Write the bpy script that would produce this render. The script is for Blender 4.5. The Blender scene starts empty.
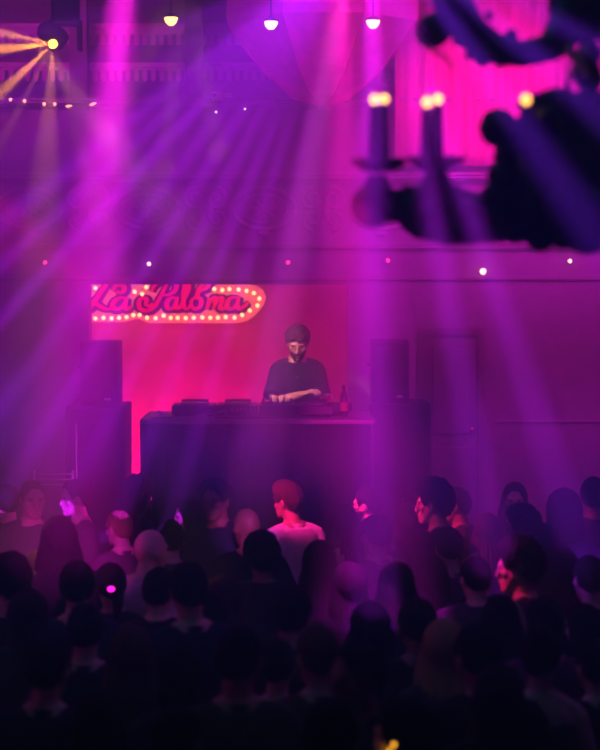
import bpy, bmesh, math, random
from mathutils import Vector, Matrix, Quaternion, noise as mnoise

S = bpy.context.scene
COL = S.collection
PI = math.pi
V = Vector
random.seed(11)

# ------------------------------------------------------------------ camera
F = 1800.0
CAM = V((0.0, 0.0, 3.2))
PITCH = math.atan(102 / F)
cd = bpy.data.cameras.new('camera')
cd.sensor_fit = 'VERTICAL'; cd.sensor_height = 36.0; cd.lens = F / 750 * 36
cd.clip_start = 0.05; cd.clip_end = 100
cd.dof.use_dof = True; cd.dof.focus_distance = 13.6; cd.dof.aperture_fstop = 1.7
cam = bpy.data.objects.new('camera', cd); COL.objects.link(cam)
cam.location = CAM; cam.rotation_euler = (PI / 2 - PITCH, 0, 0)
S.camera = cam
FWD = V((0, math.cos(PITCH), -math.sin(PITCH))); UPV = V((0, math.sin(PITCH), math.cos(PITCH)))


def at(px, py, Y):
    """world point at depth Y metres from the camera wall, seen at that photo position"""
    d = FWD + V((1, 0, 0)) * ((px - 300) / F) + UPV * ((375 - py) / F)
    return CAM + d * (Y / d.y)


def zat(py, Y):
    return at(300, py, Y).z


def xat(px, Y):
    return at(px, 273, Y).x


# ------------------------------------------------------------------ world haze, exposure
S.view_settings.view_transform = 'Standard'; S.view_settings.look = 'None'
S.view_settings.exposure = 0.0; S.view_settings.gamma = 1.0
S.view_settings.use_curve_mapping = False
try:
    S.cycles.max_bounces = 4; S.cycles.diffuse_bounces = 2; S.cycles.glossy_bounces = 2
    S.cycles.transmission_bounces = 4; S.cycles.volume_bounces = 0
    S.cycles.use_denoising = True
    S.cycles.sample_clamp_indirect = 4.0
    S.cycles.caustics_reflective = False; S.cycles.caustics_refractive = False
except Exception:
    pass
W = bpy.data.worlds.new('club_haze'); S.world = W
W.use_nodes = True
nt = W.node_tree; nt.nodes.clear()
wo = nt.nodes.new('ShaderNodeOutputWorld')
bg = nt.nodes.new('ShaderNodeBackground'); bg.inputs['Color'].default_value = (0, 0, 0, 1); bg.inputs['Strength'].default_value = 0
vs = nt.nodes.new('ShaderNodeVolumeScatter')
vs.inputs['Color'].default_value = (1, 1, 1, 1); vs.inputs['Density'].default_value = 0.050
vs.inputs['Anisotropy'].default_value = 0.0
nt.links.new(bg.outputs[0], wo.inputs['Surface']); nt.links.new(vs.outputs[0], wo.inputs['Volume'])


# ------------------------------------------------------------------ lights
def aim(o, dst):
    o.rotation_euler = (V(dst) - o.location).to_track_quat('-Z', 'Y').to_euler()


def spot(src, dst, deg, color, power, blend=0.6, radius=0.03):
    l = bpy.data.lights.new('spot_beam', 'SPOT'); l.color = color; l.energy = power
    l.spot_size = math.radians(deg); l.spot_blend = blend; l.shadow_soft_size = radius
    o = bpy.data.objects.new('spot_beam', l); COL.objects.link(o)
    o.location = src; aim(o, dst)
    return o


def beam(s, d, Ys, Yd, wpx, color, power, blend=0.7, radius=0.02):
    """a beam of a moving head: from photo point s at depth Ys towards d at depth Yd, wpx wide there"""
    a, b = at(s[0], s[1], Ys), at(d[0], d[1], Yd)
    dist = (b - a).length
    deg = math.degrees(2 * math.atan((wpx / 2) * Yd / F / dist))
    return spot(a, b, max(deg, 1.05), color, power, blend, radius)


def area(loc, dst, sx, sy, color, power, spread=180):
    l = bpy.data.lights.new('wash_fill_light', 'AREA'); l.shape = 'RECTANGLE'; l.size = sx; l.size_y = sy
    l.color = color; l.energy = power; l.spread = math.radians(spread)
    o = bpy.data.objects.new('wash_fill_light', l); COL.objects.link(o); o.location = loc; aim(o, dst)
    return o


PURPLE = (0.42, 0.02, 1.0)
VIOLET = (0.22, 0.02, 1.0)
MAGENTA = (1.0, 0.03, 0.80)
HOTPINK = (1.0, 0.012, 0.30)
REDPINK = (1.0, 0.004, 0.10)
AMBER = (1.0, 0.30, 0.015)

# moving head beams in the haze
KB = 60.0


def airbeam(s, d, wpx, color, power, blend=0.7, Ys=4.4, Yd=4.6, radius=0.02):
    return beam(s, d, Ys, Yd, wpx, color, power * KB, blend, radius)


# three shafts that lean away from the camera and land on the crowd
airbeam((372, -70), (374, 480), 54, (0.46, 0.012, 1.0), 180, .7, 3.0, 6.4)
airbeam((382, -70), (478, 470), 46, (0.50, 0.012, 1.0), 200, .6, 3.0, 7.2)
airbeam((377, -70), (545, 440), 46, (0.48, 0.012, 1.0), 200, .6, 3.0, 7.2)
airbeam((372, -60), (376, 440), 120, (0.9, 0.004, 0.85), 120, 1.0, 8.0, 9.0)  # added wide magenta fill, a broad glow in the haze around the first shaft
# violet shafts before the chandelier, leaving the hall on the right
airbeam((395, -60), (640, 300), 70, VIOLET, 38)
airbeam((400, -60), (690, 190), 60, VIOLET, 42)
airbeam((425, -50), (680, 90), 40, VIOLET, 36)
# fan from the head above the middle of the stage
FAN = (338, -45)
for d, w, p in [((0, 40), 10, 150), ((0, 105), 12, 200), ((0, 160), 9, 170), ((0, 225), 20, 230)]:
    airbeam(FAN, d, w, (0.44, 0.006, 1.0), p, .35, radius=.006)
for d, w, p in [((40, 230), 10, 520), ((75, 240), 15, 600), ((118, 250), 9, 420), ((150, 260), 14, 480), ((185, 265), 9, 400), ((215, 270), 14, 400), ((245, 270), 9, 320)]:
    airbeam(FAN, d, w, (0.44, 0.006, 1.0), p, .5, 3.2, 5.4, .005)
airbeam(FAN, (280, 280), 26, (0.56, 0.010, 1.0), 110, .7, 3.2, 6.4, .008)
airbeam(FAN, (120, 190), 330, (0.40, 0.008, 1.0), 18, 1.0, 3.2, 6.0)  # added wide fill, tints the haze between the rays violet
airbeam((347, -40), (318, 120), 22, (1.0, 0.08, 0.95), 75, .7, 3.2, 4.0, .008)
airbeam((340, -30), (345, 240), 70, (1.0, 0.006, 0.50), 130, 1.0, 3.4, 6.0)
# pink column on the left
airbeam((127, -40), (86, 330), 112, (1.0, 0.008, 0.75), 130, 1.0, 3.2, 5.6, radius=.02)
airbeam((128, -40), (104, 250), 40, (1.0, 0.03, 0.85), 22, 1.0, 3.2, 5.6, radius=.02)
# amber moving head at the upper left, narrow shafts
for d, w, p, Y in [((-40, 24), 20, 9, 11.7), ((-30, 52), 22, 13, 11.7), ((-20, 112), 22, 11, 11.7), ((8, 130), 14, 2, 11.7), ((48, 130), 26, 3, 11.7), ((74, 120), 14, 1.2, 11.7)]:
    beam((53, 44), d, 12.14, Y, w, AMBER, p * 900, 1.0, 0.01)
for d, w in [((140, 70), 12), ((172, 90), 14), ((204, 80), 10)]:
    airbeam((183, -25), d, w, (1.0, 0.36, 0.16), 45, .8, 3.2, 6.0)


# purple veil: added spots, out of view at both sides, to light the haze
def veil(x, z, tx, tz, deg, col, p, Y=9.2):
    spot((x, Y, z), (tx, Y, tz), deg, col, p, 1.0, 0.1)


veil(-6.5, 4.6, 0, 3.95, 17, (0.40, 0.03, 0.85), 9500)
veil(6.5, 4.5, 0, 3.55, 20, (0.76, 0.005, 0.64), 26000)
veil(-6.5, 3.0, 0, 2.32, 9, (0.20, 0.01, 0.85), 36000)
veil(-6.0, 4.2, 0, 3.5, 16, (0.07, 0.01, 0.9), 2000, 4.6)
veil(-6.0, 2.8, 0, 2.45, 8, (0.10, 0.008, 0.8), 1800, 4.4)
veil(6.5, 2.5, 1.7, 2.15, 9, (1.0, 0.004, 0.6), 7000, 12.55)
# wash on the stage front, then two added fills over the crowd
area((-1.2, 10.5, 5.9), (-1.0, 14.9, 3.6), 4.0, 1.2, (0.42, 0.012, 0.75), 10, 70)
area((2.2, 10.5, 5.9), (2.2, 14.9, 3.4), 3.0, 1.2, (0.75, 0.008, 0.62), 105, 70)
area((0.0, 6.6, 6.2), (0.0, 7.2, 0.0), 4.0, 2.0, (0.04, 0.45, 0.55), 16)  # added weak teal ambient fill, not a fixture of the hall
area((0.0, 8.6, 6.1), (0.0, 8.8, 0.0), 5.0, 2.0, (0.16, 0.01, 0.75), 45)  # added dim indigo overhead fill for the crowd and the haze there
# hot pink on the curtain and the gallery
spot((1.6, 11.0, 5.6), at(485, 90, 14.8), 26, (1.0, 0.004, 0.42), 2200, 1.0, 0.1)
spot((-2.0, 12.0, 5.7), at(60, 60, 15.8), 40, (0.85, 0.012, 0.62), 520, 1.0, 0.1)
# red floor wash in the stage recess
area((-1.2, 15.6, 1.15), (-1.25, 16.3, 1.9), 1.3, 0.2, (1.0, 0.002, 0.075), 62)
area((-0.9, 15.3, 3.3), (-1.0, 16.3, 2.3), 1.4, 0.2, (0.9, 0.003, 0.30), 13)
# warm key on the performer, hot pink keys across the first rows
spot((-1.6, 10.8, 4.6), at(297, 378, 14.1), 12, (1.0, 0.36, 0.24), 1700, 0.8, 0.05)
spot((-2.2, 9.0, 4.3), (-0.05, 12.0, 1.62), 6, (1.0, 0.01, 0.26), 4200, 0.7, 0.05)
spot((-3.4, 10.0, 4.6), (1.0, 11.7, 1.60), 11, (1.0, 0.01, 0.22), 4500, 0.7, 0.05)
spot((-1.6, 11.0, 3.4), (0.47, 12.27, 1.60), 7, (1.0, 0.01, 0.24), 2600, 0.7, 0.05)
spot((-3.0, 9.4, 4.2), (1.12, 8.95, 1.72), 5, (1.0, 0.01, 0.24), 2600, 0.7, 0.05)


# ------------------------------------------------------------------ materials
MATS = {}


def mat(name, color, rough=0.6, metal=0.0, bump=0.0, scale=20.0, var=0.12, emit=None, estr=0.0, stretch=None, sheen=0.0, spec=0.5):
    if name in MATS:
        return MATS[name]
    m = bpy.data.materials.new(name); m.use_nodes = True
    n = m.node_tree; b = n.nodes['Principled BSDF']
    tc = n.nodes.new('ShaderNodeTexCoord'); nz = n.nodes.new('ShaderNodeTexNoise')
    nz.inputs['Scale'].default_value = scale; nz.inputs['Detail'].default_value = 4
    if stretch:
        mp = n.nodes.new('ShaderNodeMapping'); mp.inputs['Scale'].default_value = stretch
        n.links.new(tc.outputs['Object'], mp.inputs['Vector']); n.links.new(mp.outputs[0], nz.inputs['Vector'])
    else:
        n.links.new(tc.outputs['Object'], nz.inputs['Vector'])
    rp = n.nodes.new('ShaderNodeValToRGB')
    c = V(color)
    rp.color_ramp.elements[0].position = 0.3; rp.color_ramp.elements[1].position = 0.7
    rp.color_ramp.elements[0].color = (*(c * (1 - var)), 1); rp.color_ramp.elements[1].color = (*[min(1, x) for x in (c * (1 + var))], 1)
    n.links.new(nz.outputs['Fac'], rp.inputs['Fac']); n.links.new(rp.outputs['Color'], b.inputs['Base Color'])
    b.inputs['Roughness'].default_value = rough; b.inputs['Metallic'].default_value = metal
    b.inputs['Specular IOR Level'].default_value = spec
    if sheen:
        b.inputs['Sheen Weight'].default_value = sheen
    if bump:
        bp = n.nodes.new('ShaderNodeBump'); bp.inputs['Strength'].default_value = bump; bp.inputs['Distance'].default_value = 0.01
        n.links.new(nz.outputs['Fac'], bp.inputs['Height']); n.links.new(bp.outputs[0], b.inputs['Normal'])
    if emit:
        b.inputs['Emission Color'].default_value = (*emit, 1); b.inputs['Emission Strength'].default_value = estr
    MATS[name] = m
    return m


def M_wall(): return mat('plaster_wall', (0.24, 0.20, 0.21), 0.85, 0, 0.3, 9)


# ------------------------------------------------------------------ mesh builder
class MB:
    def __init__(self):
        self.bm = bmesh.new()

    def grid(self, rings, cap=True, closed=True):
        bm = self.bm
        vr = [[bm.verts.new(p) for p in r] for r in rings]
        n = len(vr[0])
        for a, b in zip(vr[:-1], vr[1:]):
            for i in range(n if closed else n - 1):
                j = (i + 1) % n
                bm.faces.new((a[i], a[j], b[j], b[i]))
        if cap:
            bm.faces.new(list(reversed(vr[0]))); bm.faces.new(vr[-1])
        return self

    def box(self, c, s, rz=0, bev=0.0):
        r = bmesh.ops.create_cube(self.bm, size=1.0, matrix=Matrix.Translation(c) @ Matrix.Rotation(rz, 4, 'Z') @ Matrix.Diagonal((*s, 1)))
        if bev:
            es = list({e for v in r['verts'] for e in v.link_edges})
            bmesh.ops.bevel(self.bm, geom=es, offset=bev, segments=2, affect='EDGES', profile=0.5)
        return self

    def bb(self, lo, hi, bev=0.0):
        lo, hi = V(lo), V(hi)
        return self.box((lo + hi) / 2, (hi - lo), 0, bev)

    def tube(self, pts, rad, n=10, ends=True):
        pts = [V(p) for p in pts]
        if not hasattr(rad, '__len__'):
            rad = [rad] * len(pts)
        t0 = (pts[1] - pts[0]).normalized()
        u = t0.orthogonal().normalized()
        rings = []; prev = t0
        for i, p in enumerate(pts):
            if i == 0: t = pts[1] - pts[0]
            elif i == len(pts) - 1: t = pts[-1] - pts[-2]
            else: t = (pts[i + 1] - pts[i]).normalized() + (pts[i] - pts[i - 1]).normalized()
            t = t.normalized() if t.length > 1e-9 else prev
            u = (prev.rotation_difference(t) @ u); u = (u - t * u.dot(t)).normalized(); prev = t
            w = t.cross(u); r = rad[i]
            if ends and i == 0:
                for k in (0.35, 0.75):
                    rings.append([p - t * r * math.sqrt(1 - k * k) * .8 + (u * math.cos(a) + w * math.sin(a)) * r * k for a in [2 * PI * q / n for q in range(n)]])
            rings.append([p + (u * math.cos(a) + w * math.sin(a)) * r for a in [2 * PI * q / n for q in range(n)]])
            if ends and i == len(pts) - 1:
                for k in (0.75, 0.35):
                    rings.append([p + t * r * math.sqrt(1 - k * k) * .8 + (u * math.cos(a) + w * math.sin(a)) * r * k for a in [2 * PI * q / n for q in range(n)]])
        return self.grid(rings)

    def ell(self, c, r, rot=None, seg=16, rings=10):
        m = Matrix.Translation(c) @ (rot.to_4x4() if rot else Matrix.Identity(4)) @ Matrix.Diagonal((*(r if hasattr(r, '__len__') else (r, r, r)), 1))
        bmesh.ops.create_uvsphere(self.bm, u_segments=seg, v_segments=rings, radius=1, matrix=m)
        return self

    def lathe(self, c, prof, n=24, cap=True):
        c = V(c)
        return self.grid([[c + V((r * math.cos(2 * PI * q / n), r * math.sin(2 * PI * q / n), z)) for q in range(n)] for r, z in prof], cap)

    def prism(self, pts, vec):
        """extrude a planar outline along vec"""
        pts = [V(p) for p in pts]; vec = V(vec)
        return self.grid([pts, [p + vec for p in pts]])

    def rot(self, m):
        bmesh.ops.transform(self.bm, matrix=m, verts=self.bm.verts); return self

    def mesh(self, name, smooth=True):
        bmesh.ops.recalc_face_normals(self.bm, faces=self.bm.faces)
        me = bpy.data.meshes.new(name); self.bm.to_mesh(me); self.bm.free()
        if smooth:
            me.polygons.foreach_set('use_smooth', [True] * len(me.polygons))
        return me

    def build(self, name, m, parent=None, smooth=True, loc=None):
        return link(name, self.mesh(name, smooth), m, parent, loc)


def link(name, me, m, parent=None, loc=None):
    o = bpy.data.objects.new(name, me); COL.objects.link(o)
    if m and not me.materials:
        me.materials.append(m)
    if parent:
        o.parent = parent
    if loc is not None:
        o.location = loc
    return o


def tag(o, label, cat, group=None):
    o['label'] = label; o['category'] = cat
    if group: o['group'] = group
    return o


def thing(name, label, cat, loc=(0, 0, 0), rz=0, group=None):
    o = bpy.data.objects.new(name, None); COL.objects.link(o); o.empty_display_size = 0.1
    o.location = loc; o.rotation_euler = (0, 0, rz)
    return tag(o, label, cat, group)


def struct(name, mb, m, smooth=False):
    o = mb.build(name, m, None, smooth); o['kind'] = 'structure'
    return o


def autosmooth(o, ang=40):
    me = o.data
    bm = bmesh.new(); bm.from_mesh(me)
    for e in bm.edges:
        if len(e.link_faces) == 2 and e.calc_face_angle(0) > math.radians(ang):
            e.smooth = False
    bm.to_mesh(me); bm.free()
    return o


# ------------------------------------------------------------------ room shell
FY = 15.0                                  # the stage front wall stands here
Z_FL, Z_ST = 0.0, 1.0
X0, X1 = xat(88, FY), xat(348, FY); ZT = zat(284.5, FY)     # stage opening
wallm = M_wall()
struct('floor', MB().bb((-7, -2, -0.1), (7, 18.2, 0)), mat('dark_wood_floor', (0.06, 0.045, 0.04), 0.5, 0, 0.15, 6, stretch=(1, 12, 1)))
struct('ceiling', MB().bb((-7, -2, 6.4), (7, 18.2, 6.55)), mat('dark_ceiling', (0.10, 0.08, 0.09), 0.9, 0, 0.1, 5))
struct('wall_left', MB().bb((-7.2, -2, 0), (-7, 18.2, 6.4)), wallm)
struct('wall_right', MB().bb((7, -2, 0), (7.2, 18.2, 6.4)), wallm)
struct('wall_rear', MB().bb((-7, -2.2, 0), (7, -2, 6.4)), wallm)
ZG = zat(110, FY)                          # top of the gallery parapet
w = MB()
w.bb((-7, FY, 0), (X0, FY + .25, ZG)); w.bb((X1, FY, 0), (7, FY + .25, ZG)); w.bb((X0, FY, ZT), (X1, FY + .25, ZG))
struct('wall_stage', w, wallm)
redwall = mat('recess_wall', (0.62, 0.40, 0.42), 0.9, 0, 0.1, 3)
RY = 16.3
struct('wall_recess', MB().bb((X0 - 1.3, RY, 0), (X1 + 0.9, RY + .15, 3.7)), redwall)
struct('wall_recess_side', MB().bb((X1 + .75, FY + .25, 0), (X1 + .9, RY, 3.7)), redwall)
struct('wall_recess_end', MB().bb((X0 - 1.3, FY + .25, 0), (X0 - 1.15, RY, 3.7)), redwall)
struct('ceiling_recess', MB().bb((X0 - 1.3, FY + .25, 3.7), (X1 + .9, RY + .15, 3.8)), mat('dark_ceiling', (0, 0, 0)))
struct('stage_platform', MB().bb((-7, 12.95, 0), (7, FY, Z_ST)).bb((X0 - 1.15, FY, 0), (X1 + .75, RY, Z_ST)),
       mat('black_stage_floor', (0.03, 0.028, 0.03), 0.5, 0, 0.1, 8))
struct('gallery_floor', MB().bb((-7, FY + .25, 3.85), (7, 18, 4.0)), mat('dark_wood_floor', (0, 0, 0)))
struct('wall_gallery', MB().bb((-7, 17.9, 4.0), (7, 18.1, 6.4)), wallm)

# mouldings of the stage front: cornice over the frieze, ledge under it, parapet cap
mould = mat('plaster_moulding', (0.30, 0.24, 0.25), 0.75, 0, 0.15, 30)


def moulding(name, py, hpx, dep, xs=(-6.9, 6.9)):
    z1 = zat(py, FY - dep); h = hpx * FY / F
    m = MB()
    prof = [(0, 0), (-.35, 0), (-.5, .25), (-.85, .35), (-.85, .6), (-1, .7), (-1, 1), (0, 1)]
    m.grid([[V((x, FY - .001 + dep * a, z1 - h + h * b)) for a, b in prof] for x in xs])
    return struct(name, m, mould)


moulding('trim_1', 172, 9, .16); moulding('trim_2', 243, 7, .08); moulding('trim_3', 98, 7, .14); moulding('trim_4', 276, 5, .05)

# relief of scrolls and oval medallions on the frieze
def scroll(m, cx, cz, r, y, turns=1.3, sgn=1, a0=0.0, th=.02):
    pts = []; N = 26
    for i in range(N + 1):
        t = i / N; a = a0 + sgn * turns * 2 * PI * t; rr = r * (1 - .8 * t)
        pts.append((cx + rr * math.cos(a), y, cz + rr * math.sin(a)))
    m.tube(pts, [th * (1 - .5 * i / N) for i in range(N + 1)], 6)


k = 0
for cx in range(-10, 640, 117):
    m = MB(); X = xat(cx + 40, FY); Z = zat(209, FY); y = FY - .015
    m.tube([(X + .26 * math.cos(a), y, Z + .17 * math.sin(a)) for a in [2 * PI * q / 28 for q in range(29)]], .022, 6, False)
    m.tube([(X + .19 * math.cos(a), y, Z + .115 * math.sin(a)) for a in [2 * PI * q / 28 for q in range(29)]], .012, 6, False)
    for q in range(8):
        a = 2 * PI * q / 8
        m.ell((X + .075 * math.cos(a), y, Z + .06 * math.sin(a)), (.045, .02, .022), Matrix.Rotation(-a, 3, 'Y'), 8, 6)
    m.ell((X, y, Z), (.04, .03, .04), None, 10, 6)
    for s in (-1, 1):
        scroll(m, X + s * .40, Z + .08, .10, y, 1.4, s, PI / 2, .02)
        scroll(m, X + s * .40, Z - .09, .09, y, 1.3, -s, -PI / 2, .018)
        m.ell((X + s * .52, y, Z), (.035, .02, .10), None, 8, 6)
    m.ell((X, y, Z + .215), (.07, .025, .04), None, 10, 6); m.ell((X, y, Z - .205), (.06, .025, .03), None, 10, 6)
    k += 1
    struct('trim_%d' % (10 + k), m, mould, True)

# gallery behind the parapet: two beaded valances with hanging tabs, posts
val = mat('painted_valance', (0.70, 0.52, 0.52), 0.8, 0, 0.1, 14)


def valance(name, py0, py1, py2, Y):
    m = MB(); z0, z1, z2 = zat(py0, Y), zat(py1, Y), zat(py2, Y)
    m.bb((-6.5, Y, z1), (6.5, Y + .10, z0)); m.bb((-6.5, Y - .03, z0 - .02), (6.5, Y + .12, z0 + .02))
    x = -6.4; r = .021
    while x < 6.4:
        m.prism([(x - r, Y + .01, z1)] + [(x + r * math.cos(a), Y + .01, z2 + r + r * math.sin(a)) for a in [PI + PI * q / 6 for q in range(7)]] + [(x + r, Y + .01, z1)], (0, .05, 0))
        x += .074
    struct(name, m, val)


valance('trim_5', 26, 34, 45, 16.0); valance('trim_6', 65, 70, 81, 16.0)
struct('gallery_beam', MB().bb((-6.6, 16.02, zat(65, 16)), (6.6, 16.3, zat(45, 16))), mat('gallery_beam_paint', (0.10, 0.07, 0.09), 0.8))
struct('gallery_rail', MB().bb((-6.9, 15.02, zat(104, 15)), (xat(302, 15), 15.12, zat(98.5, 15))).bb((xat(317, 15), 15.02, zat(104, 15)), (6.9, 15.12, zat(98.5, 15))), val)
for i, px in enumerate((81, 195, 309, 423, 537)):
    m = MB(); X = xat(px, 15.6)
    m.bb((X - .075, 15.5, 3.9), (X + .075, 15.65, 6.4)); m.bb((X - .1, 15.48, 4.4), (X + .1, 15.67, 4.5)); m.bb((X - .1, 15.48, 6.1), (X + .1, 15.67, 6.2))
    struct('gallery_post' if i == 0 else 'gallery_post.%03d' % i, m, mat('post_paint', (0.16, 0.11, 0.14), 0.7))

# right part of the stage front: door frame and dado ledge
tr = mat('dark_joinery', (0.16, 0.10, 0.12), 0.55, 0, 0.1, 12)
m = MB(); zd = zat(335, FY)
xa, xb = xat(424, FY), xat(478, FY)
m.bb((xa - .05, FY - .05, Z_ST), (xa, FY, zd)); m.bb((xb, FY - .05, Z_ST), (xb + .05, FY, zd)); m.bb((xa - .05, FY - .05, zd), (xb + .05, FY, zd + .06))
m.bb((xa, FY - .02, Z_ST), (xb, FY, zd))
for a, b in ((1.1, 1.75), (1.85, zd - .1)):
    m.bb((xa + .07, FY - .035, a), (xb - .07, FY - .019, b), .01)
o = struct('door_1', m, tr)
MB().ell((xb - .05, FY - .06, 1.9), .02).build('door_handle', mat('brass', (0.75, 0.5, 0.2), 0.3, 1.0), o)
struct('trim_7', MB().bb((xat(497, FY), FY - .02, zat(422.2, FY)), (6.9, FY, zat(420.2, FY))), mould)


# ------------------------------------------------------------------ curtain on the right of the stage front
m = MB(); N = 560; xl, xr = xat(394, 14.85), 5.4
zs = [zat(166, 14.85), zat(150, 14.85), zat(100, 14.85), 5.2, 6.2]
rings = []
for i, z in enumerate(zs):
    row = []
    for q in range(N + 1):
        x = xl + (xr - xl) * q / N
        y = 14.84 + .022 * math.sin(x * 48 + .8 * math.sin(x * 5)) + .015 * math.sin(x * 21 + 1) + .01 * i
        row.append(V((x, y, z)))
    rings.append(row)
m.grid(rings, False, False)
cur = m.build('stage_curtain', mat('curtain_velvet', (0.60, 0.10, 0.28), 0.9, 0, 0.1, 60, sheen=.3))
sm = cur.modifiers.new('thick', 'SOLIDIFY'); sm.thickness = .006
tag(cur, 'tall pink lit pleated curtain hanging behind the chandelier', 'curtain')
m = MB().tube([(xl - .1, 14.9, 6.22), (xr + .1, 14.9, 6.22)], .02, 8)
m.build('curtain_rod', mat('black_steel', (0.02, 0.02, 0.022), 0.4, 0.8), cur)

# ------------------------------------------------------------------ marquee sign "La Paloma"
SY = 16.22
sign = thing('marquee_sign', 'cream marquee sign with red script lettering La Paloma and a border of glowing bulbs', 'sign', at(172, 300, SY))


def onsign(o):
    o.parent = sign; o.matrix_parent_inverse = Matrix.Translation(-sign.location)


def sp(px, py, y=0.0):
    p = at(px, py, SY); return V((p.x, p.y - y, p.z))


outline = [(74, 320), (78, 322), (124, 322), (131, 320.5), (137, 318.5), (143, 320.5), (150, 323), (238, 323), (248, 320.5), (256, 314), (263, 306),
           (266, 298), (263, 290), (255, 285.5), (244, 283.5), (226, 283), (218, 284), (212, 281), (206, 276), (196, 272), (150, 272), (140, 276), (128, 272), (80, 272), (73, 280), (70, 300)]
m = MB(); m.prism([sp(x, y) for x, y in outline], (0, .06, 0))
onsign(m.build('backing_board', mat('cream_sign_glow', (0.92, 0.55, 0.36), 0.6, 0, 0.0, 8, 0.06, emit=(1.0, .13, .075), estr=.85), None, False))  # emission puts the light of the bulbs into the board


def cat(pts, n=7):
    out = []
    P = [pts[0]] + list(pts) + [pts[-1]]
    for i in range(1, len(P) - 2):
        p0, p1, p2, p3 = [V(p) for p in P[i - 1:i + 3]]
        for k in range(n):
            t = k / n
            out.append(.5 * ((2 * p1) + (p2 - p0) * t + (2 * p0 - 5 * p1 + 4 * p2 - p3) * t * t + (3 * p1 - p0 - 3 * p2 + p3) * t ** 3))
    out.append(V(P[-2])); return out


def ribbon(m, pts, wid, y0, th):
    c = cat(pts); n = len(c); L, R = [], []
    for i, p in enumerate(c):
        t = (c[min(i + 1, n - 1)] - c[max(i - 1, 0)]).normalized(); nn = V((-t.y, t.x))
        u = i / (n - 1); w = wid * (.55 + .45 * math.sin(PI * min(1, max(0, u)))) * (.8 + .4 * abs(t.y))
        L.append(p + nn * w / 2); R.append(p - nn * w / 2)
    ring = []
    for a, b in zip(L, R):
        ring.append([sp(a.x, a.y, y0), sp(b.x, b.y, y0), sp(b.x, b.y, y0 + th), sp(a.x, a.y, y0 + th)])
    m.grid(ring)


LETTERS = {
    'letter_capital_l': [[(118, 278), (110, 281), (104, 288), (98, 297), (93, 304), (89, 308.5), (87, 305), (91, 302), (97, 304), (104, 308), (110, 309), (114, 306)],
                         [(113, 291), (116, 286), (122, 285), (125, 289), (121, 293), (117, 291)]],
    'letter_a': [[(127, 298.5), (121, 297.5), (115, 301), (113, 306), (117, 309.5), (122, 307), (126, 301)], [(128, 297), (125.5, 304), (127, 309), (132, 306)]],
    'letter_capital_p': [[(153, 303), (150, 306), (146, 304), (147, 299.5), (142.5, 298), (139, 303), (141, 308.5), (148, 310.5), (155, 306), (160, 298), (165, 288), (168, 281)],
                         [(152, 291), (155, 285), (163, 280), (173, 281), (177, 286), (174, 292), (167, 295), (163, 294)]],
    'letter_a_second': [[(177, 298), (171, 298), (167, 303), (168, 308), (173, 308), (177, 302)], [(178, 297), (176, 304), (178, 308.5), (182, 305)]],
    'letter_l': [[(181, 305), (186, 297), (189, 288), (188, 282), (185, 285), (184, 296), (184, 305), (187, 309), (191, 305)]],
    'letter_o': [[(197, 297), (192, 300), (191.5, 306), (196, 309), (201, 305), (201, 299), (197, 297), (200, 291), (206, 288), (209, 285), (205, 283.5), (200, 287), (197, 293)]],
    'letter_m': [[(207, 309), (210, 298)], [(209, 304), (214, 297.5), (216, 300), (213.5, 309)], [(215, 304), (220, 297.5), (222.5, 300), (220, 307), (223, 309), (227, 305)]],
    'letter_a_third': [[(238, 297.5), (232, 297.5), (227.5, 302), (228, 308), (233, 308.5), (238, 302)], [(240, 296), (237.5, 303), (239, 308.5), (243, 307), (249, 302)]],
}
shm = mat('sign_shadow_purple', (0.16, 0.035, 0.12), 0.6); lem = mat('sign_letter_red', (0.85, 0.015, 0.06), 0.4, emit=(1.0, .002, .07), estr=.75)  # letter emission stands in for light falling on the sign
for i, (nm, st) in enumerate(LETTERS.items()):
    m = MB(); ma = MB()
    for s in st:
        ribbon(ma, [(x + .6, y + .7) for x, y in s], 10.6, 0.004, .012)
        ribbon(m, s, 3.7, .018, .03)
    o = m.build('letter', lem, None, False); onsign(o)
    a = ma.build('letter_shadow', shm, None, False); onsign(a)
BULBS = [(89, 310), (96, 318.3), (104, 317.7), (112, 318.3), (119.5, 317.7), (127, 317), (133.7, 315), (140, 315), (147.5, 317.7), (156, 318), (164, 315.5), (171, 317.7), (178, 317.7),
         (186, 318), (194, 317.7), (202.5, 317.3), (210.5, 317.7), (218, 317.5), (226, 317), (234.7, 317.5), (242.3, 315), (250, 310.5), (257.5, 305.5), (259.5, 298.5), (254, 293), (246.7, 290.8),
         (238.7, 289.5), (229.7, 289), (222.5, 290), (214.5, 289), (96, 288), (90, 294.3), (135, 291.7), (142.5, 294), (146.7, 287), (187, 277)]
bme = MB().ell((0, 0, 0), .019, None, 12, 8).mesh('bulb')
bsm = MB().tube([(0, .0, 0), (0, .035, 0)], .016, 10).mesh('bulb_socket')
bm_ = mat('sign_bulb_glow', (1, .8, .55), .4, emit=(1.0, .50, .16), estr=4.0); sk_ = mat('sign_socket', (0.35, 0.02, 0.05), .5)
for q, (x, y) in enumerate(BULBS):
    o = link('bulb', bme, bm_, None, sp(x, y, .045)); onsign(o)
    s = link('bulb_socket', bsm, sk_, o); s.location = (0, .005, 0)

# ------------------------------------------------------------------ loudspeakers
cab = mat('speaker_paint', (0.028, 0.026, 0.03), 0.6, 0, 0.2, 60); gri = mat('speaker_grille', (0.02, 0.02, 0.022), 0.5, 0.5, 0.5, 160)
steel = mat('black_steel', (0, 0, 0))


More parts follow.
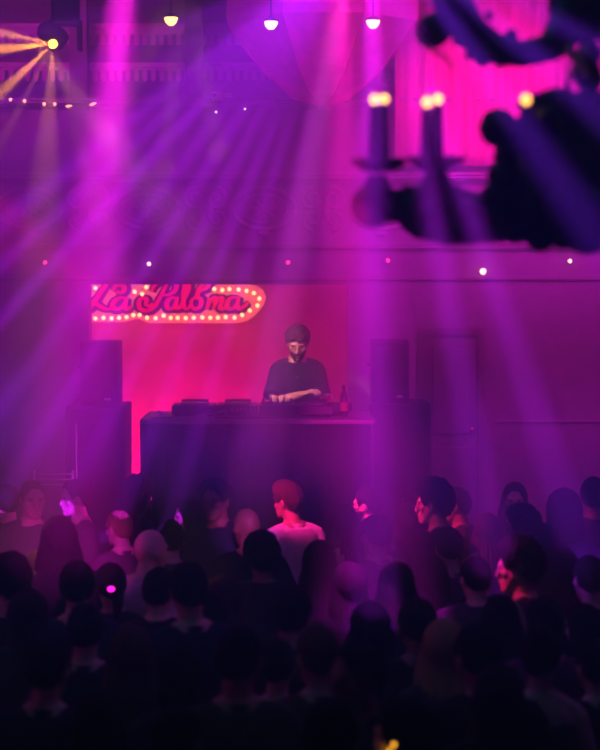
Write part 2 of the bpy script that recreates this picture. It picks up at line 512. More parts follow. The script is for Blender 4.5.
def speaker(nm, label, x0, x1, y0, y1, z0, z1, kind):
    cx, cy = (x0 + x1) / 2, (y0 + y1) / 2
    t = thing(nm, label, 'loudspeaker', (cx, cy, z0), 0, 'loudspeaker stacks beside the stage opening')
    w, d, h = x1 - x0, y1 - y0, z1 - z0
    MB().bb((-w / 2, -d / 2 + .03, 0), (w / 2, d / 2, h), .012).build('cabinet', cab, t, False)
    MB().bb((-w / 2 + .025, -d / 2, .03), (w / 2 - .025, -d / 2 + .032, h - .03), .008).build('grille', gri, t, False)
    m = MB(); m.tube([(-w / 2 - .005, -.06, h * .6), (-w / 2 - .02, -.05, h * .6), (-w / 2 - .02, .08, h * .6), (-w / 2 - .005, .09, h * .6)], .012, 8)
    m.build('carry_handle', steel, t)
    MB().bb((w / 2 - .10, -d / 2 - .004, h * .09), (w / 2 - .05, -d / 2 + .001, h * .09 + .018)).build('badge', mat('pale_badge', (0.75, 0.72, 0.75), 0.4), t, False)
    m = MB()
    for sx in (-1, 1):
        for sy in (-1, 1):
            m.lathe((sx * (w / 2 - .06), sy * (d / 2 - .08) + .01, -.0), [(.02, 0), (.025, .012)], 10)
    m.build('feet', steel, t)
    return t


SYF = 13.55
xL0, xL1, xl0, xl1 = xat(78, SYF), xat(122, SYF + .45), xat(64, SYF), xat(131, SYF + .6)
zb, ztp = zat(407, SYF), zat(342, SYF)
speaker('bass_speaker', 'wide dark bass cabinet at the bottom of the stack left of the DJ booth', xl0, xl1, SYF, SYF + .6, Z_ST, zb, 1)
speaker('top_speaker', 'dark upright loudspeaker on the bass cabinet left of the sign lit recess', xL0, xL1, SYF + .05, SYF + .45, zb + .002, ztp, 0)
xR0, xR1, xr0, xr1 = xat(362, SYF + .45), xat(405, SYF + .45), xat(380, SYF + .45), xat(432, SYF + .45)
zrb = zat(404, SYF + .45); zrt = zat(341, SYF + .45)
speaker('bass_speaker', 'wide dark bass cabinet behind the right end of the DJ booth', xR0 + .06, xr1, SYF + .45, SYF + 1.05, Z_ST, zrb, 1)
speaker('top_speaker', 'dark loudspeaker standing behind the vertical violet beam right of the DJ', xR0 + .08, xR1 + .04, SYF + .5, SYF + .9, zrb + .002, zrt, 0)

# steel rail rack at the left
rk = thing('steel_rack', 'low steel rail rack by the left speaker stack behind the crowd', 'rack', (xat(52, 13.3), 13.3, Z_ST))
rm = mat('bare_steel', (0.55, 0.52, 0.56), 0.3, 0.9)
zt_ = zat(474, 13.3) - Z_ST; wd = .145
for z in (zt_, zt_ - .04, zt_ - .08):
    MB().tube([(-wd, 0, z), (wd, 0, z)], .006, 8).build('rail', rm, rk)
for s in (-1, 1):
    MB().tube([(s * wd, 0, 0), (s * wd, 0, zt_ + .02)], .012, 8).build('upright', rm, rk)
    MB().bb((s * wd - .02, -.15, 0), (s * wd + .02, .15, .02)).build('foot', rm, rk, False)
st = thing('microphone_stand', 'thin upright stand in front of the left bass cabinet', 'stand', (xat(75, 13.1), 13.1, Z_ST))
MB().tube([(0, 0, .02), (0, 0, zat(424, 13.1) - Z_ST)], .007, 8).build('pole', rm, st)
MB().lathe((0, 0, 0), [(.10, 0), (.10, .012), (.02, .03)], 20).build('base', steel, st)

# ------------------------------------------------------------------ DJ booth
TY0, TY1 = 13.15, 13.95
ZT_ = zat(419.5, TY0)                       # table top, front edge
bx0, bx1 = xat(139, TY0), xat(374, TY0)
booth = thing('dj_booth', 'long DJ booth draped in black cloth in front of the red lit recess', 'table', ((bx0 + bx1) / 2, TY0, Z_ST))
bw = (bx1 - bx0); bh = ZT_ - Z_ST
blk = mat('black_cloth', (0.022, 0.02, 0.026), 0.85, 0, 0.25, 10, stretch=(6, 6, .5))
MB().bb((-bw / 2, 0, bh - .035), (bw / 2, TY1 - TY0, bh), .006).build('tabletop', mat('warm_lit_laminate', (0.28, 0.22, 0.24), 0.45, 0, 0.1, 20), booth, False)  # top colour lightened to carry the warm light on it
m = MB(); N = 160; ring = []
for z in (.0, bh - .036):
    ring.append([V((-bw / 2 + .02 + (bw - .04) * q / N, .02 + (.012 * math.sin(q * .55) + .006 * math.sin(q * 1.7)) * (1 if z == 0 else .3), z)) for q in range(N + 1)])
m.grid(ring, False, False)
o = m.build('front_drape', blk, booth); o.modifiers.new('thick', 'SOLIDIFY').thickness = .004
for s in (-1, 1):
    MB().bb((s * bw / 2 - .02 if s > 0 else -bw / 2, .01, 0), (bw / 2 if s > 0 else -bw / 2 + .02, TY1 - TY0 - .02, bh - .036)).build('side_panel', mat('side_panel_paint', (0.12, 0.10, 0.12), 0.6), booth, False)
    MB().bb((s * (bw / 2 - .08) - .025, TY1 - TY0 - .09, 0), (s * (bw / 2 - .08) + .025, TY1 - TY0 - .04, bh - .036)).build('leg', steel, booth, False)

plastic = mat('deck_plastic', (0.02, 0.02, 0.023), 0.35, 0, 0.1, 80); dial = mat('dial_metal', (0.32, 0.30, 0.33), 0.35, 0.7)
GZ = ZT_ + .001


def px_box(px0, px1, Y): return xat(px0, Y), xat(px1, Y)


def deck(label, px0, px1, y0, h, base=GZ):
    a, b = px_box(px0, px1, y0); w = b - a; d = .36
    t = thing('media_player', label, 'DJ deck', ((a + b) / 2, y0, base), 0, 'decks on the DJ booth')
    MB().bb((-w / 2, 0, .012), (w / 2, d, h), .006).build('body', plastic, t, False)
    MB().lathe((0, .13, h), [(.105, 0), (.105, .012), (.09, .018), (.03, .018)], 28).build('jog_wheel', dial, t)
    MB().bb((-w * .32, d - .10, h), (w * .32, d - .02, h + .03), .004).build('screen', mat('deck_screen', (.02, .02, .03), .15), t, False)
    MB().bb((w * .36, .05, h), (w * .40, .24, h + .006)).build('pitch_fader', steel, t, False)
    for q in range(2):
        MB().lathe((-w * .38, .04 + .055 * q, h), [(.022, 0), (.022, .008)], 14).build('button', dial, t)
    for q in range(5):
        MB().lathe((-w * .3 + .045 * q, d - .125, h), [(.009, 0), (.008, .012)], 8).build('knob', dial, t)
    m = MB()
    for sx in (-1, 1):
        for yy in (.04, d - .04): m.lathe((sx * (w / 2 - .04), yy, 0), [(.018, 0), (.018, .013)], 10)
    m.build('feet', steel, t)
    return t


dk = 13.42
deck('black deck at the left end of the row of decks on the booth', 171, 214, dk, .080)
deck('black deck second from the left on the booth, beside the mixer', 215.5, 257, dk, .080)
deck('black deck under the performer\'s left hand, right of the mixer', 296, 333, dk, .078)
a, b = px_box(258.5, 295, dk)
mx = thing('dj_mixer', 'black mixer with rows of knobs between the decks in front of the performer', 'mixer', ((a + b) / 2, dk, GZ))
w = b - a
MB().bb((-w / 2, 0, .01), (w / 2, .37, .085), .006).build('body', plastic, mx, False)
for r in range(5):
    for c in range(5):
        MB().lathe((-w * .38 + w * .19 * c, .13 + .05 * r, .085), [(.011, 0), (.010, .034), (.006, .037)], 10).build('knob', dial, mx)
for c in range(4):
    MB().bb((-w * .30 + w * .2 * c - .008, .04, .085), (-w * .30 + w * .2 * c + .008, .07, .10)).build('fader', dial, mx, False)
# effects box, cables
fx = thing('effects_unit', 'small box with knobs at the front of the booth below the mixer', 'effects box', (xat(243, 13.28), 13.27, GZ))
MB().bb((-.11, 0, 0), (.11, .10, .05), .005).build('body', plastic, fx, False)
for q in range(6):
    MB().lathe((-.085 + .034 * q, .05, .05), [(.010, 0), (.008, .02)], 10).build('knob', dial, fx)


def cable(label, pts, m, r=.005):
    c = cat([V((p[0], p[1], p[2])) for p in pts], 8)
    o = MB().tube(c, r, 6).build('audio_cable', m)
    tag(o, label, 'cable', 'cables on the DJ booth')


cbm = mat('cable_rubber', (0.06, 0.055, 0.06), 0.5); cgm = mat('cable_grey', (0.42, 0.36, 0.40), 0.5)
def tp(px, y, dz=.007): return (xat(px, y), y, GZ + dz)
cable('pale cable loop lying at the left end of the booth top', [tp(156, 13.3), tp(160, 13.25), tp(158, 13.34, .05), tp(166, 13.24), tp(185, 13.2), tp(214, 13.2)], cgm)
cable('pale cable looped up in front of the second deck', [tp(182, 13.3), tp(192, 13.23), tp(200, 13.3, .02), tp(211, 13.29, .03), tp(224, 13.29, .05), tp(227, 13.25, .02), tp(240, 13.21)], cgm)
cable('dark cable running along the front edge of the booth', [tp(150, 13.2), tp(190, 13.23), tp(250, 13.2), tp(300, 13.22), tp(330, 13.3)], cbm)
cable('dark cable hanging over the right corner of the booth', [tp(345, 13.5), tp(360, 13.3), tp(367, 13.2), (xat(373.5, 13.17), 13.17, GZ + .01), (xat(375.5, 13.16), 13.16, GZ - .03)], cgm, .003)

brown = mat('brown_glass', (0.05, 0.012, 0.006), 0.12, spec=.8)
bt = thing('beer_bottle', 'brown beer bottle standing on the booth at the right of the decks', 'bottle', (xat(344, 13.45), 13.45, GZ))
MB().lathe((0, 0, 0), [(.028, 0), (.031, .006), (.031, .13), (.026, .155), (.014, .19), (.0125, .225), (.014, .23), (.014, .236)], 20).build('glass_body', brown, bt)
MB().lathe((0, 0, .04), [(.0318, 0), (.0318, .065)], 20, False).build('label', mat('red_paper_label', (0.5, 0.05, 0.05), .6), bt)
MB().lathe((0, 0, .236), [(.014, 0), (.014, .006), (.011, .008)], 16).build('cap', mat('gold_cap', (.7, .45, .12), .35, .8), bt)
gl = thing('tumbler_glass', 'small empty tumbler between the beer bottle and the decks', 'glass', (xat(335.5, 13.5), 13.5, GZ))
glassm = mat('clear_glass', (0.9, 0.9, 0.95), 0.05)
glassm.node_tree.nodes['Principled BSDF'].inputs['Transmission Weight'].default_value = .9
MB().lathe((0, 0, 0), [(.03, 0), (.036, .1), (.033, .1), (.028, .008)], 20).build('glass_body', glassm, gl)
hp = thing('headphones', 'red headphones lying on the booth behind the beer bottle', 'headphones', (xat(339, 13.75), 13.75, GZ))
redp = mat('red_plastic', (.6, .02, .05), .35)
MB().tube([(.085 * math.cos(a), .0, .05 + .1 * math.sin(a)) for a in [PI * q / 14 for q in range(15)]], .009, 8).build('headband', redp, hp)
for s in (-1, 1):
    MB().ell((s * .08, 0, .045), (.022, .042, .042)).build('ear_cup', plastic, hp)

# ------------------------------------------------------------------ gallery and ceiling lamps
brass = mat('brass', (0, 0, 0))
LY = 12.7
bowlg = mat('bowl_lamp_glow', (1, .85, .5), .4, emit=(1.0, .56, .12), estr=5.5)
for px, py, lab in ((64, 22, 'warm bowl lamp half hidden behind the amber stage light'), (171, 22, 'warm bowl lamp between the pink beam and the large pink lantern'),
                    (271, 26, 'warm bowl lamp in front of the large pink lantern'), (373, 25, 'warm bowl lamp inside the vertical violet beam')):
    t = thing('bowl_lamp', lab, 'lamp', at(px, py - 5, LY), 0, 'row of warm bowl lamps')
    r = .048
    MB().lathe((0, 0, 0), [(.004, -.060), (r * .45, -.056), (r * .8, -.036), (r * .97, -.013), (r, 0), (r * .9, 0), (.02, -.01)], 20).build('glass_bowl', bowlg, t)
    MB().lathe((0, 0, 0), [(r * 1.06, -.004), (r * 1.08, .004), (r * 1.0, .010), (.012, .03)], 20).build('metal_rim', steel, t)
    MB().tube([(0, 0, .02), (0, 0, 6.4 - t.location.z)], .006, 8).build('stem', steel, t)

for q, (px, py, lab) in enumerate(((45, 262.5, 'tiny red cornice light at the far left of the stage front'), (149, 264, 'tiny white cornice light above the left end of the red sign'),
                                   (288, 262.5, 'tiny red cornice light above the performer'), (388, 260.5, 'tiny pink cornice light beside the vertical violet beam'),
                                   (483, 271.5, 'larger pink white cornice light below the chandelier'), (570, 261, 'tiny white red cornice light below the right of the chandelier'))):
    t = thing('cornice_light', lab, 'light', at(px, py, FY - .06), 0, 'row of cornice lights')
    r = .028 if q == 4 else .018
    red = q in (0, 2, 3)
    MB().ell((0, 0, 0), r, None, 12, 8).build('bulb', mat('red_bulb' if red else 'white_bulb', (1, .3, .4), .4, emit=(1, .03, .10) if red else (1.0, .42, .30), estr=2.6 if red else 5), t)
    MB().tube([(0, .0, 0), (0, .055, 0)], r * .7, 10).build('socket', brass, t)

for q, (px, py, lab) in enumerate(((12, 99.5, 'small candle lamp on the gallery rail nearest the left edge'), (26, 101, 'second small candle lamp from the left edge on the gallery rail'),
                                   (45.5, 104, 'third small candle lamp on the gallery rail, below the amber light'), (56, 104, 'fourth small candle lamp on the gallery rail, below the amber light'),
                                   (70, 106, 'long low candle lamp on the gallery rail left of the pink beam'), (94, 104, 'tilted candle lamp on the gallery rail beside the pink beam'))):
    Y = 14.90
    base = zat(98.5, 15)
    t = thing('candle_lamp', lab, 'candle', (xat(px, Y - .1), Y - .1, zat(py, Y - .1)), 0, 'candle lamps along the gallery rail')
    rx = .014 if q < 4 else .03
    MB().ell((0, 0, 0), (rx, .012, .014 if q < 4 else .010), Matrix.Rotation(-.3 if q == 5 else -.1, 3, 'Y') if q > 3 else None, 12, 8).build('flame_shade', mat('candle_glow', (1, .6, .4), .4, emit=(1, .34, .18), estr=3.5), t)
    MB().lathe((0, 0, -.02), [(.018, -.012), (.018, 0), (.008, .006)], 12).build('holder', brass, t)
    MB().tube([(0, 0, -.03), (0, .21, -.03)], .006, 6).build('bracket', brass, t)

pj = thing('projector', 'small pale projector box fixed on the gallery front', 'projector', at(217, 96, 14.7))
MB().bb((-.045, -.05, -.03), (.045, .12, .03), .006).build('case', mat('pale_plastic', (.95, .92, .95), .5), pj, False)
MB().bb((.045, 0, -.005), (.12, .05, .03), .004).build('bracket', mat('pale_plastic', (0, 0, 0)), pj, False)
MB().tube([(-.02, -.07, 0), (-.02, -.045, 0)], .018, 12).build('lens', steel, pj)
for px, py, lab in ((216, 112, 'tiny white pin light on the gallery front under the projector'), (245, 109, 'tiny lilac pin light right of the projector')):
    t = thing('pin_light', lab, 'light', at(px, py, FY - .03), 0, 'pin lights on the gallery front')
    MB().ell((0, 0, 0), .010, None, 10, 6).build('lens', mat('pin_glow', (1, .8, 1), .4, emit=(1, .6, 1), estr=3), t)
    MB().tube([(0, .005, 0), (0, .03, 0)], .012, 10).build('housing', steel, t)

# large pink lantern
lt = thing('fabric_lantern', 'large pink eight sided lantern hanging above the middle of the gallery', 'lantern', at(322, -12, 13.7))
R = 100 * 13.7 / F
prof = [(R * .06, -R * 1.16), (R * .30, -R * 1.08), (R * .62, -R * .82), (R, -R * .37), (R * 1.0, R * .2), (R * .8, R * .5), (R * .3, R * .6)]
mm = mat('pink_lantern_cloth', (.80, .10, .42), .8, 0, .1, 10, emit=(1, .004, .30), estr=.05)
o = MB().lathe((0, 0, 0), prof, 8).build('shade', mm, lt, False); o.rotation_euler.z = PI / 8
m = MB()
for q in range(8):
    a = 2 * PI * q / 8 + PI / 8
    m.tube([(r * math.cos(a) * 1.005, r * math.sin(a) * 1.005, z) for r, z in prof], .004, 6)
m.build('ribs', mat('rib_pink', (.75, .04, .2), .6), lt)
MB().tube([(0, 0, R * .58), (0, 0, 6.4 - lt.location.z)], .012, 8).build('cord', steel, lt)

# amber moving head at the upper left
mh = thing('moving_head_light', 'dark moving head stage light throwing amber rays at the upper left', 'stage light', at(63, 20, 12.3))
k_ = 12.9 / F
MB().bb((-.09, .06, -.02), (.09, .22, .18), .02).build('base_box', steel, mh, False)
MB().tube([(0, .12, .15), (0, .12, 6.4 - mh.location.z)], .02, 8).build('hanger', steel, mh)
for s in (-1, 1):
    MB().bb((s * .095 - .014, .08, -.19), (s * .095 + .014, .2, .02), .008).build('yoke_arm', steel, mh, False)
hd = MB().lathe((0, 0, 0), [(.055, -.02), (.075, .02), (.08, .10), (.06, .17), (.02, .19)], 20).rot(Matrix.Rotation(math.radians(-55), 4, 'Y')).build('lamp_head', cab, mh, True, (-.022, .12, -.13))
src = at(53, 44, 12.20) - mh.location
MB().ell(src, .03, None, 14, 10).build('lens', mat('amber_lens', (1, .6, .1), .3, emit=(1, .42, .03), estr=14), mh)

# ------------------------------------------------------------------ chandelier
CY = 6.0
K = CY / F                                   # metres per photo pixel at that depth
ax = at(588, 170, CY)
ch = thing('chandelier', 'big dark ornate chandelier with candle bulbs hanging in the upper right', 'chandelier', ax)
bz = mat('dark_bronze', (0.035, 0.028, 0.04), 0.5, 0.4, 0.2, 30)
gilt = mat('gilt_edge', (0.75, 0.45, 0.18), 0.35, 0.9)


def cp(px, py, dy=0.0):
    """chandelier local point from photo position (same depth as the axis, dy further away)"""
    p = at(px, py, CY); return V((p.x - ax.x, dy, p.z - ax.z))


def R_(px): return px * K


m = MB()
m.lathe((0, 0, 0), [(R_(r), -R_(y - 170)) for y, r in [(248, 8), (246, 34), (238, 60), (228, 92), (214, 104), (200, 100), (186, 94), (170, 90), (150, 84), (138, 78), (126, 72), (114, 60), (104, 62), (97, 50), (94, 20)]], 36)
m.build('body', bz, ch)
for cnt, rr, rz_, sz, off in ((18, 96, -46, (17, 17, 24), .1), (18, 60, 64, (11, 11, 9), .3)):
    m = MB()
    for q in range(cnt):
        a = 2 * PI * q / cnt + off
        m.ell((R_(rr) * math.cos(a), R_(rr) * math.sin(a), R_(rz_)), tuple(R_(v) for v in sz), None, 10, 8)
    m.build('acanthus_border', bz, ch)
m = MB(); m.lathe((0, 0, 0), [(R_(r), -R_(y - 170)) for y, r in [(254, 3), (252, 10), (248, 20), (243, 30)]], 16); m.build('finial', bz, ch)
MB().tube([(0, 0, R_(70)), (0, 0, R_(240)), (0, 0, 6.4 - ax.z)], R_(7), 10).build('stem', bz, ch)
MB().lathe((0, 0, 0), [(R_(8), R_(78)), (R_(16), R_(90)), (R_(9), R_(104)), (R_(14), R_(116)), (R_(8), R_(126))], 16).build('stem_collar', bz, ch)

glow = mat('candle_bulb_glow', (1, .8, .5), .4, emit=(1.0, .42, .08), estr=4.0)
bme = MB().ell((0, 0, 0), (R_(4.6), R_(4.6), R_(5)), None, 14, 10).mesh('bulb')
CAND = [(374.6, 99.5, -.07), (384.2, 98.8, .10), (427.2, 102, -.30), (438, 99, -.05), (526, 99.5, -.48)]
mir = [(2 * 588 - x, y, dy) for x, y, dy in CAND]


def candle(px, py, dy, bot):
    b = cp(px, py, 0) * ((CY + dy) / CY) + (ax - CAM) * (dy / CY); b.y = dy
    o = link('candle_bulb', bme, glow, ch, b)
    base = V((b.x, b.y, b.z - R_(bot - py)))
    r = R_(5.6)
    m = MB().tube([V((b.x, b.y, b.z - R_(9))), V((b.x, b.y, (b.z + base.z) / 2)), base], [r * .9, r, r * 1.12], 14)
    c = m.build('candle_sleeve', bz, ch)
    return base


for mi, lst in enumerate((CAND, mir)):
    bases = [candle(x, y, dy, (163 if q < 4 else 128)) for q, (x, y, dy) in enumerate(lst)]
    sx = -1 if mi else 1

    def C(px, py, dy=0.0):
        return cp(px if not mi else 2 * 588 - px, py, dy)
    for x, wid in ((378, 26), (433, 27)):
        c = C(x, 166, -.05 if x < 400 else -.15)
        # drip pan: shallow dish with upturned pointed rim
        m = MB(); ring = []
        for rr, zz in [(.18, -R_(8)), (.55, -R_(6)), (.85, R_(0)), (1.0, R_(5.5)), (.93, R_(6.2)), (.6, R_(0)), (.1, -R_(3))]:
            ring.append([c + V((R_(wid) * rr * (1 + .12 * math.cos(8 * a)) * math.cos(a), R_(wid) * rr * .8 * (1 + .12 * math.cos(8 * a)) * math.sin(a), zz)) for a in [2 * PI * q / 48 for q in range(48)]])
        m.grid(ring); m.build('drip_pan', bz, ch)
    m = MB(); c = C(372, 206, -.03); m.ell(c, R_(22)); m.lathe(C(377, 176, -.04), [(R_(9), 0), (R_(12), -R_(6)), (R_(16), -R_(14)), (R_(20), -R_(26))], 18)
    m.build('globe_cup', bz, ch)
    # foliate arms
    m = MB()
    m.tube([C(384, 208, -.04), C(400, 206, -.06), C(420, 218, -.1), C(450, 222, -.12), C(480, 218, -.08), C(520, 214, 0)], [R_(16), R_(17), R_(22), R_(24), R_(26), R_(28)], 14)
    m.tube([C(433, 174, -.15), C(433, 190, -.15), C(432, 205, -.14)], [R_(10), R_(17), R_(26)], 14)
    for x, y, r in [(412, 220, 15), (428, 228, 13), (444, 233, 13), (458, 229, 15), (470, 226, 18), (452, 200, 14), (416, 200, 14), (474, 214, 18), (486, 224, 14), (405, 192, 6), (463, 199, 8)]:
        m.ell(C(x, y, -.1 + .03 * math.sin(x)), (R_(r), R_(r * .8), R_(r)), None, 12, 8)
    m.build('foliate_arm', bz, ch)
    m = MB(); m.ell(C(487, 136, -.34), R_(18.5))
    m.tube([C(487, 136, -.34), C(500, 140, -.33), C(516, 146, -.25), C(540, 150, -.1)], [R_(9), R_(11), R_(14), R_(20)], 12)
    m.build('scroll_knob', bz, ch)
    m = MB(); m.lathe(C(527, 127, -.46), [(R_(7), R_(6)), (R_(10), R_(3)), (R_(14), -R_(6)), (R_(16), -R_(20))], 16); m.ell(C(548, 112, -.2), (R_(26), R_(20), R_(18))); m.ell(C(512, 138, -.35), (R_(16), R_(14), R_(14)))
    m.ell(C(563, 92, -.1), (R_(3.5), R_(3.5), R_(8))); m.build('candle_cup', bz, ch)
    m = MB()
    for x, y, r in [(496, 180, 16), (490, 200, 16), (498, 160, 12), (508, 228, 17), (532, 236, 17), (552, 240, 11), (520, 215, 16), (490, 176, 8)]:
        m.ell(C(x, y, -.22), (R_(r), R_(r), R_(r)), None, 12, 8)
    m.build('leaf_cluster', bz, ch)
    # upper tier: hanging swag of scrolls
    m = MB()
    m.tube([C(436, -26, -.1), C(444, -5, -.12), C(452, 18, -.14), C(468, 40, -.16), (C(490, 55, -.17)), C(515, 60, -.16), C(545, 52, -.12), C(566, 28, -.08), C(578, 0, -.04), C(584, -30, 0)],
           [R_(14), R_(17), R_(20), R_(17), R_(15), R_(13), R_(14), R_(22), R_(26), R_(26)], 16)
    for x, y, r in [(466, 60, 6), (478, 63, 9), (496, 66, 7), (515, 66, 6), (532, 62, 8), (506, 42, 7), (484, 22, 5), (456, 44, 8)]:
        m.ell(C(x, y, -.15), R_(r), None, 10, 8)
    m.build('swag_scroll', bz, ch)
    m = MB(); m.ell(C(430, 37, -.16), R_(17)); m.build('scroll_ball', bz, ch)
    m = MB(); pts = cat([C(413, 44, -.2), C(418, 51, -.2), C(428, 57, -.19), (C(440, 63, -.17)), C(450, 74, -.16)], 5)
    m.tube(pts, [R_(3.0 - 1.8 * i / (len(pts) - 1)) for i in range(len(pts))], 8); m.build('gilt_scroll', gilt, ch)
    m = MB()
    for q in range(6):
        m.ell(C(556 + 3 * q, 62 + 4 * q, -.3), (R_(5 - .3 * q), R_(4), R_(6)), None, 6, 4)
        m.ell(C(572 - 3 * q, 60 + 5 * q, -.28), (R_(4), R_(4), R_(5)), None, 6, 4)
    m.build('crystal_drops', mat('pink_crystal', (.8, .5, .65), .2, spec=.9), ch)
MB().lathe((0, 0, 0), [(R_(30), R_(140)), (R_(42), R_(158)), (R_(36), R_(190)), (R_(14), R_(215))], 24).build('upper_crown', bz, ch)
m = MB(); m.ell(cp(598, 237), R_(11)); m.tube([cp(598, 237), cp(596, 222), cp(588, 212)], R_(1.2), 6); m.build('ball_drop', bz, ch)

# ------------------------------------------------------------------ people
DG = None


def remesh(me, voxel, smooth=2, ratio=None):
    o = bpy.data.objects.new('tmp', me); COL.objects.link(o)
    r = o.modifiers.new('r', 'REMESH'); r.mode = 'VOXEL'; r.voxel_size = voxel; r.use_smooth_shade = True
    if smooth:
        s = o.modifiers.new('s', 'SMOOTH'); s.iterations = smooth; s.factor = .5
    if ratio:
        d = o.modifiers.new('d', 'DECIMATE'); d.ratio = ratio
    dg = bpy.context.evaluated_depsgraph_get(); dg.update()
    out = bpy.data.meshes.new_from_object(o.evaluated_get(dg), depsgraph=dg)
    bpy.data.objects.remove(o); bpy.data.meshes.remove(me)
    out.polygons.foreach_set('use_smooth', [True] * len(out.polygons))
    out.materials.clear()
    return out


def ringxy(z, rx, ry, cy, n=24, p=2.3):
    out = []
    for q in range(n):
        a = 2 * PI * q / n; c, s = math.cos(a), math.sin(a)
        out.append(V((rx * math.copysign(abs(c) ** (2 / p), c), cy + ry * math.copysign(abs(s) ** (2 / p), s), z)))
    return out


TORSO = {}
TORSO.update({'m': [(.84, .150, .105, .0), (.92, .172, .122, -.008), (1.00, .165, .115, -.004), (1.10, .152, .105, .004), (1.20, .158, .110, .008), (1.30, .176, .118, .006), (1.38, .178, .114, -.002), (1.44, .160, .095, -.010), (1.485, .112, .075, -.014), (1.53, .062, .06, -.008)],
         'f': [(.84, .155, .110, .0), (.92, .178, .126, -.010), (1.00, .162, .112, -.006), (1.10, .130, .092, .002), (1.20, .132, .095, .006), (1.30, .148, .108, .010), (1.38, .160, .104, .0), (1.44, .148, .084, -.010), (1.485, .098, .066, -.014), (1.53, .052, .052, -.008)]})
TORSO['d'] = [(z, rx * .90, ry, cy) for z, rx, ry, cy in TORSO['m']]
SHX = {'m': .172, 'f': .150, 'd': .148}


def shoulder(sex, s): return V((s * SHX[sex], -.008, 1.425))


# pose: (elbow, wrist, palm normal) for the right side (+x); the left mirrors its own entry; curl of the fingers
P_DOWN = (V((.265, -.03, 1.15)), V((.275, .07, .91)), V((-1, 0, 0)), .35)
P_HOLD = (V((.255, .02, 1.15)), V((.17, .25, 1.25)), V((-1, .1, 0)), .95)
P_FRONT = (V((.27, .03, 1.16)), V((.06, .25, 1.13)), V((0, -1, -.2)), .55)
P_UP = (V((.28, .16, 1.42)), V((.17, .20, 1.64)), V((0, 1, .1)), .12)
P_DANCE = (V((.34, .03, 1.20)), V((.29, .24, 1.36)), V((-.6, 0, -.7)), .9)
P_FACE = (V((.25, .17, 1.19)), V((.10, .20, 1.42)), V((-.5, -.8, 0)), .7)
P_DECK = (V((.30, -.03, 1.17)), V((.10, .25, 1.06)), V((0, -.1, -1)), .55)
P_DECKS = (V((.26, .06, 1.16)), V((.20, .27, 1.02)), V((0, -.1, -1)), .45)
POSES = {'down': (P_DOWN, P_DOWN), 'hold': (P_HOLD, P_DOWN), 'holdl': (P_DOWN, P_HOLD), 'cross': (P_FRONT, P_FRONT), 'up': (P_UP, P_DOWN), 'dance': (P_DANCE, P_DANCE),
         'face': (P_FACE, P_DOWN), 'stick': (P_DOWN, (V((.22, .17, 1.26)), V((.12, .11, 1.50)), V((-.4, -.5, .2)), .9)), 'deck': (P_DECK, P_DECKS)}


def arm_pts(sex, s, pose):
    e, w, n, c = POSES[pose][0 if s > 0 else 1]
    k = .92 if sex == 'f' else 1.0
    sh = shoulder(sex, s)
    def fix(p): return V((s * p.x * k, p.y, p.z))
    E, Wr = fix(e), fix(w)
    E = sh + (E - sh).normalized() * .285 * k
    Wr = E + (Wr - E).normalized() * .25 * k
    return sh, E, Wr, V((s * n.x, n.y, n.z)).normalized(), c


def hand(m, s, wr, d, n, curl, r=.0085):
    """palm, four unequal fingers with knuckle bends, thumb leaving the side of the palm"""
    d = d.normalized(); n = (n - d * n.dot(d)).normalized(); side = d.cross(n) * s     # towards the thumb
    if side.dot(V((0, 0, 1))) < -.3: side = side
    rings = []
    for t, wv, th in [(-.01, .026, .020), (.02, .034, .017), (.05, .041, .016), (.085, .041, .014), (.098, .036, .010)]:
        c = wr + d * t
        rings.append([c + side * wv * math.cos(a) + n * th * math.sin(a) for a in [2 * PI * q / 12 for q in range(12)]])
    m.grid(rings)
    for k, (off, L) in enumerate([(.030, .072), (.010, .080), (-.010, .075), (-.029, .060)]):
        p = wr + d * .082 + side * off; dd = (d + side * (1.5 - k) * .13 * max(.15, 1 - curl)).normalized(); pts = [p]
        for j, seg in enumerate((.45, .32, .23)):
            ang = curl * (.55 if j == 0 else .95) * (1 + .12 * k)
            q = Quaternion(d.cross(n).normalized(), ang)
            dd = q @ dd
            p = p + dd * L * seg; pts.append(p)
        m.tube(pts, [r * 1.05, r, r * .95, r * .8], 8)
    p = wr + d * .025 + side * .028
    a = (d * .62 + side * .75 + n * .35).normalized(); b = (d * .9 + side * .2 + n * .5 * (1 + curl)).normalized()
    m.tube([p, p + a * .035, p + a * .035 + b * .032, p + a * .035 + b * .032 + (b + n * .4).normalized() * .024], [r * 1.35, r * 1.2, r * 1.05, r * .85], 8)


HC = V((0, .022, 1.668))                     # head centre


def head_m(turn, tilt):
    """rotation of the head about the top of the neck"""
    pv = V((0, -.005, 1.56))
    return Matrix.Translation(pv) @ Matrix.Rotation(turn, 4, 'Z') @ Matrix.Rotation(-tilt, 4, 'X') @ Matrix.Translation(-pv)


